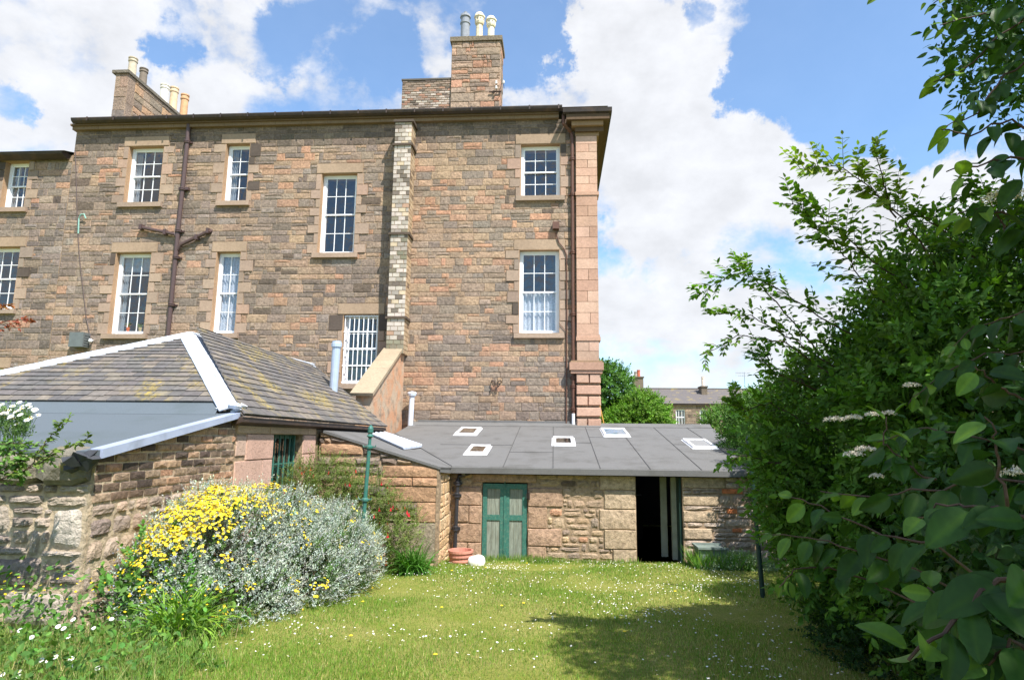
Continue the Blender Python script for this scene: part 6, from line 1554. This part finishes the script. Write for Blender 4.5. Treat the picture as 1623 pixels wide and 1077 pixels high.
# clay pot ring, white stone, trough
c = P(730, 885, Y=12.9); m_ = MB(); z0 = gz(12.9)-.01
k = .24; m_.lathe((c.x, 12.9, z0), [(k*.86, 0), (k*.88, .05), (k*.95, .055), (k*.95, .08), (k*.9, .09), (k*.92, .14), (k*1.0, .145), (k*1.0, .175), (k*.94, .18), (k*.96, .22), (k*1.06, .225), (k*1.06, .27), (k*.92, .27), (k*.86, .1), (k*.8, .05)], 24)
tag(m_.build('terracotta_pot', M_terra, smooth=False), 'wide low ribbed terracotta pot on the grass below the black downpipe', 'plant pot')
c = P(755, 888, Y=12.6); m_ = MB(); n, mm_ = 12, 8
vs = []
for i in range(mm_+1):
    ph_ = math.pi*i/mm_
    for j in range(n):
        t_ = 2*math.pi*j/n; f_ = lambda v, e: math.copysign(abs(v)**e, v)
        vs.append((c.x+f_(math.cos(t_), .7)*math.sin(ph_)**.6*.17*(1+R.uniform(-.05, .05)), 12.6+f_(math.sin(t_), .7)*math.sin(ph_)**.6*.12, gz(12.6)+.08+f_(math.cos(ph_), .8)*.11*(1+.15*math.cos(t_))))
m_.add(vs, [(i*n+j, i*n+(j+1) % n, (i+1)*n+(j+1) % n, (i+1)*n+j) for i in range(mm_) for j in range(n)], (1, 1, 1))
tag(m_.build('white_stone', plain('white_stone', s(238, 236, 230), .8, sc=12, var=.06, bump=.01), smooth=True), 'rounded white painted stone lying before the green doors', 'stone')
c0_ = P(1103, 866, Y=13.3); c1_ = P(1146, 862, Y=13.3); m_ = MB(); z1_ = P(1120, 866, Y=13.3).z
m_.hexa([(c0_.x+.05, 13.05, .08), (c1_.x, 13.05, .08), (c1_.x, 13.5, .08), (c0_.x+.05, 13.5, .08), (c0_.x, 13.0, z1_), (c1_.x, 13.0, z1_), (c1_.x, 13.52, z1_), (c0_.x, 13.52, z1_)]); m_.box((c0_.x-.03, 12.96, z1_), (c1_.x+.02, 13.0, z1_+.04)); m_.box((c0_.x-.03, 13.52, z1_), (c1_.x+.02, 13.55, z1_+.04)); m_.box((c0_.x-.03, 13.0, z1_+.001), (c0_.x+.02, 13.52, z1_+.04))
tag(m_.build('planting_trough', plain('weathered_trough', s(112, 124, 118), .85, var=.2)), 'shallow grey-green trough at the right jamb of the open doorway', 'trough')
# yellow timber prop leaning behind the pilaster
m_ = MB(); m_.tube([P(957, 671, Y=D+.3), P(950.5, 642, Y=D+.3)], .02, 6); tag(m_.build('timber_batten', plain('yellow_timber', s(196, 150, 70), .7)), 'thin yellow batten leaning at the far side of the corner pilaster', 'batten')

# ============================================================ distance
def tree(label, c, crown, n, size, base, seed, trunk=True, group=None):
    g = np.random.default_rng(seed); root = thing('broadleaf_tree', label, 'tree', c, group)
    mb = MB(); top = max(e[2] for e in crown); mb.tube([c, (c[0]+.1, c[1], c[2]+(top-c[2])*.4), (c[0]-.1, c[1], c[2]+(top-c[2])*.8)], [.28, .2, .08], 8, (.1, .1, .1)); limbs(mb, (c[0], c[1], c[2]+(top-c[2])*.35), [(e[0], e[1], e[2]+e[5]*.3) for e in crown], .12, bend=.5); mb.build('trunk', M_bark, root)
    shrubmesh('crown', root, crown, n, size, base, spr, M_leaf, up=.2, r0=.5, rnd=1.1, g=g)
def at(px, py, Y): q = P(px, py, Y=Y); return q
a = at(968, 640, 36); b_ = at(1020, 655, 34)
tree('darker green tree just right of the corner pilaster beyond the shed roof', (a.x, 36, 0), [(a.x-.3, 36, a.z+.6, 1.5, 1.5, 1.6), (a.x-1.4, 36.5, a.z-.2, 1.8, 1.6, 2.3), (a.x+.4, 36, a.z-1.2, 1.8, 1.6, 1.5), (a.x-.6, 36, a.z+1.5, .8, .8, .8)], 4200, .42, (.075, .17, .03), 5)
tree('lighter green tree in front of the left end of the distant terrace', (b_.x, 34, 0), [(b_.x, 34, b_.z-.2, 1.2, 1.2, 1.2), (b_.x-.9, 34, b_.z-.7, 1.1, 1.2, 1.0), (b_.x+.5, 34, b_.z-.9, .9, 1.0, .9)], 3000, .36, (.13, .25, .035), 6)
a = at(1150, 668, 40)
tree('small pale green tree before the distant terrace windows', (a.x, 40, 0), [(a.x, 40, a.z-.4, 1.5, 1.3, 1.3), (a.x+1.2, 40, a.z+.2, 1.3, 1.2, 1.3), (a.x+2.6, 40, a.z-.2, 1.5, 1.2, 1.4)], 3000, .36, (.12, .22, .05), 7)
ter = thing('distant_terrace', 'distant two-storey stone terrace with slate roof and chimneys beyond the garden', 'house', (18, 76, 0))
YT = 74; FT = frame((0, YT, 0), XU, ZU)
e0 = P(1040, 641, Y=YT).z; rz_ = P(1100, 616, Y=YT+6).z; tx0 = P(1035, 640, Y=YT).x; tx1 = tx0+50
def ow(px0, px1, py0, py1): a = P(px0, py0, Y=YT); b = P(px1, py1, Y=YT); return (a.x, b.x, b.z, a.z)
tw = [ow(1071, 1086.5, 648, 673), ow(1109, 1123, 649, 673)]; wdt = tw[0][1]-tw[0][0]
tw += [(tw[1][0]+k*2.9, tw[1][0]+k*2.9+wdt, tw[0][2], tw[0][3]) for k in range(1, 9)]
mb = MB(); backing(mb, FT, tx0, tx1, 0, e0, tw, .4, s(120, 104, 88), 1)
pt = palette([(3, (146, 128, 108)), (3, (128, 112, 96)), (1, (168, 146, 120)), (1, (104, 92, 82))], .08)
emit(mb, FT, courses(tx0, tx1, 2, e0, (.3, .42), (.6, 1.3), tw, 0), lambda u, v, a: pt(), .03, .02, .01)
mb.box((tx0, YT+.41, 0), (tx1, YT+11, e0), s(120, 104, 88)); mb.box((tx0-.1, YT-.25, e0-.05), (tx1, YT+.1, e0+.15), s(60, 52, 46)); mb.build('wall', [M_rub, M_mort], ter)
mb = MB(); mb.add([(tx0-.2, YT-.3, e0+.15), (tx1, YT-.3, e0+.15), (tx1, YT+6, rz_), (tx0-.2, YT+6, rz_), (tx1, YT+12, e0), (tx0-.2, YT+12, e0)], [(0, 1, 2, 3), (3, 2, 4, 5), (0, 3, 5)], s(96, 90, 88)); mb.box((tx0-.2, YT+5.9, rz_), (tx1, YT+6.1, rz_+.1), s(100, 96, 92)); mb.build('roof', M_slate, ter)
for (u0, u1, v0, v1) in tw:
    w = MB(); y = YT+.12
    w.box((u0, y, v0), (u0+.1, y+.1, v1)); w.box((u1-.1, y, v0), (u1, y+.1, v1)); w.box((u0+.1, y, v1-.1), (u1-.1, y+.1, v1)); w.box((u0+.1, y, v0), (u1-.1, y+.1, v0+.1)); mz = (v0+v1)/2; w.box((u0+.1, y, mz-.06), (u1-.1, y+.1, mz+.04))
    for i in (1, 2): x = u0+(u1-u0)*i/3; w.box((x-.025, y+.01, v0+.1), (x+.025, y+.08, v1-.1))
    wo = w.build('window', M_white, ter); g = MB(); g.add([(u0, y+.06, v0), (u1, y+.06, v0), (u1, y+.06, v1), (u0, y+.06, v1)], [(0, 1, 2, 3)]); g.build('pane', M_glass, wo)
for px0, px1, py, pots in ((1004, 1018.5, 597, ((1007.5, 589, s(150, 140, 130)), (1012, 586, s(190, 100, 74)))), (1110, 1119, 612, ((1114, 597, s(226, 206, 190)),))):
    a = P(px0, py, Y=YT+4); b_ = P(px1, py, Y=YT+4); mb = MB(); mb.box((a.x, YT+3.4, e0), (b_.x, YT+5, a.z-.15), s(118, 106, 92)); mb.box((a.x-.1, YT+3.3, a.z-.15), (b_.x+.1, YT+5.1, a.z), s(104, 94, 82)); cm_ = mb.build('chimney', M_rub, ter)
    for qx, qy, cl_ in pots: q = P(qx, qy, Y=YT+4); pot((q.x, YT+4, a.z), q.z-a.z, .2, cl_, cm_)
mb = MB(); a = P(1181, 616, Y=YT+5); t_ = P(1179.5, 590, Y=YT+5); mb.tube([a, t_], .035, 5); 
for f_, l in ((.97, .7), (.8, .5)): q = a.lerp(t_, f_); mb.tube([q-Vector((.9*l*1.6, 0, 0)), q+Vector((.2, 0, 0))], .02, 4); [mb.tube([q-Vector((.25*i, 0, .12)), q-Vector((.25*i, 0, -.12))], .012, 4) for i in range(5)]
mb.build('tv_aerial', M_grey, ter)
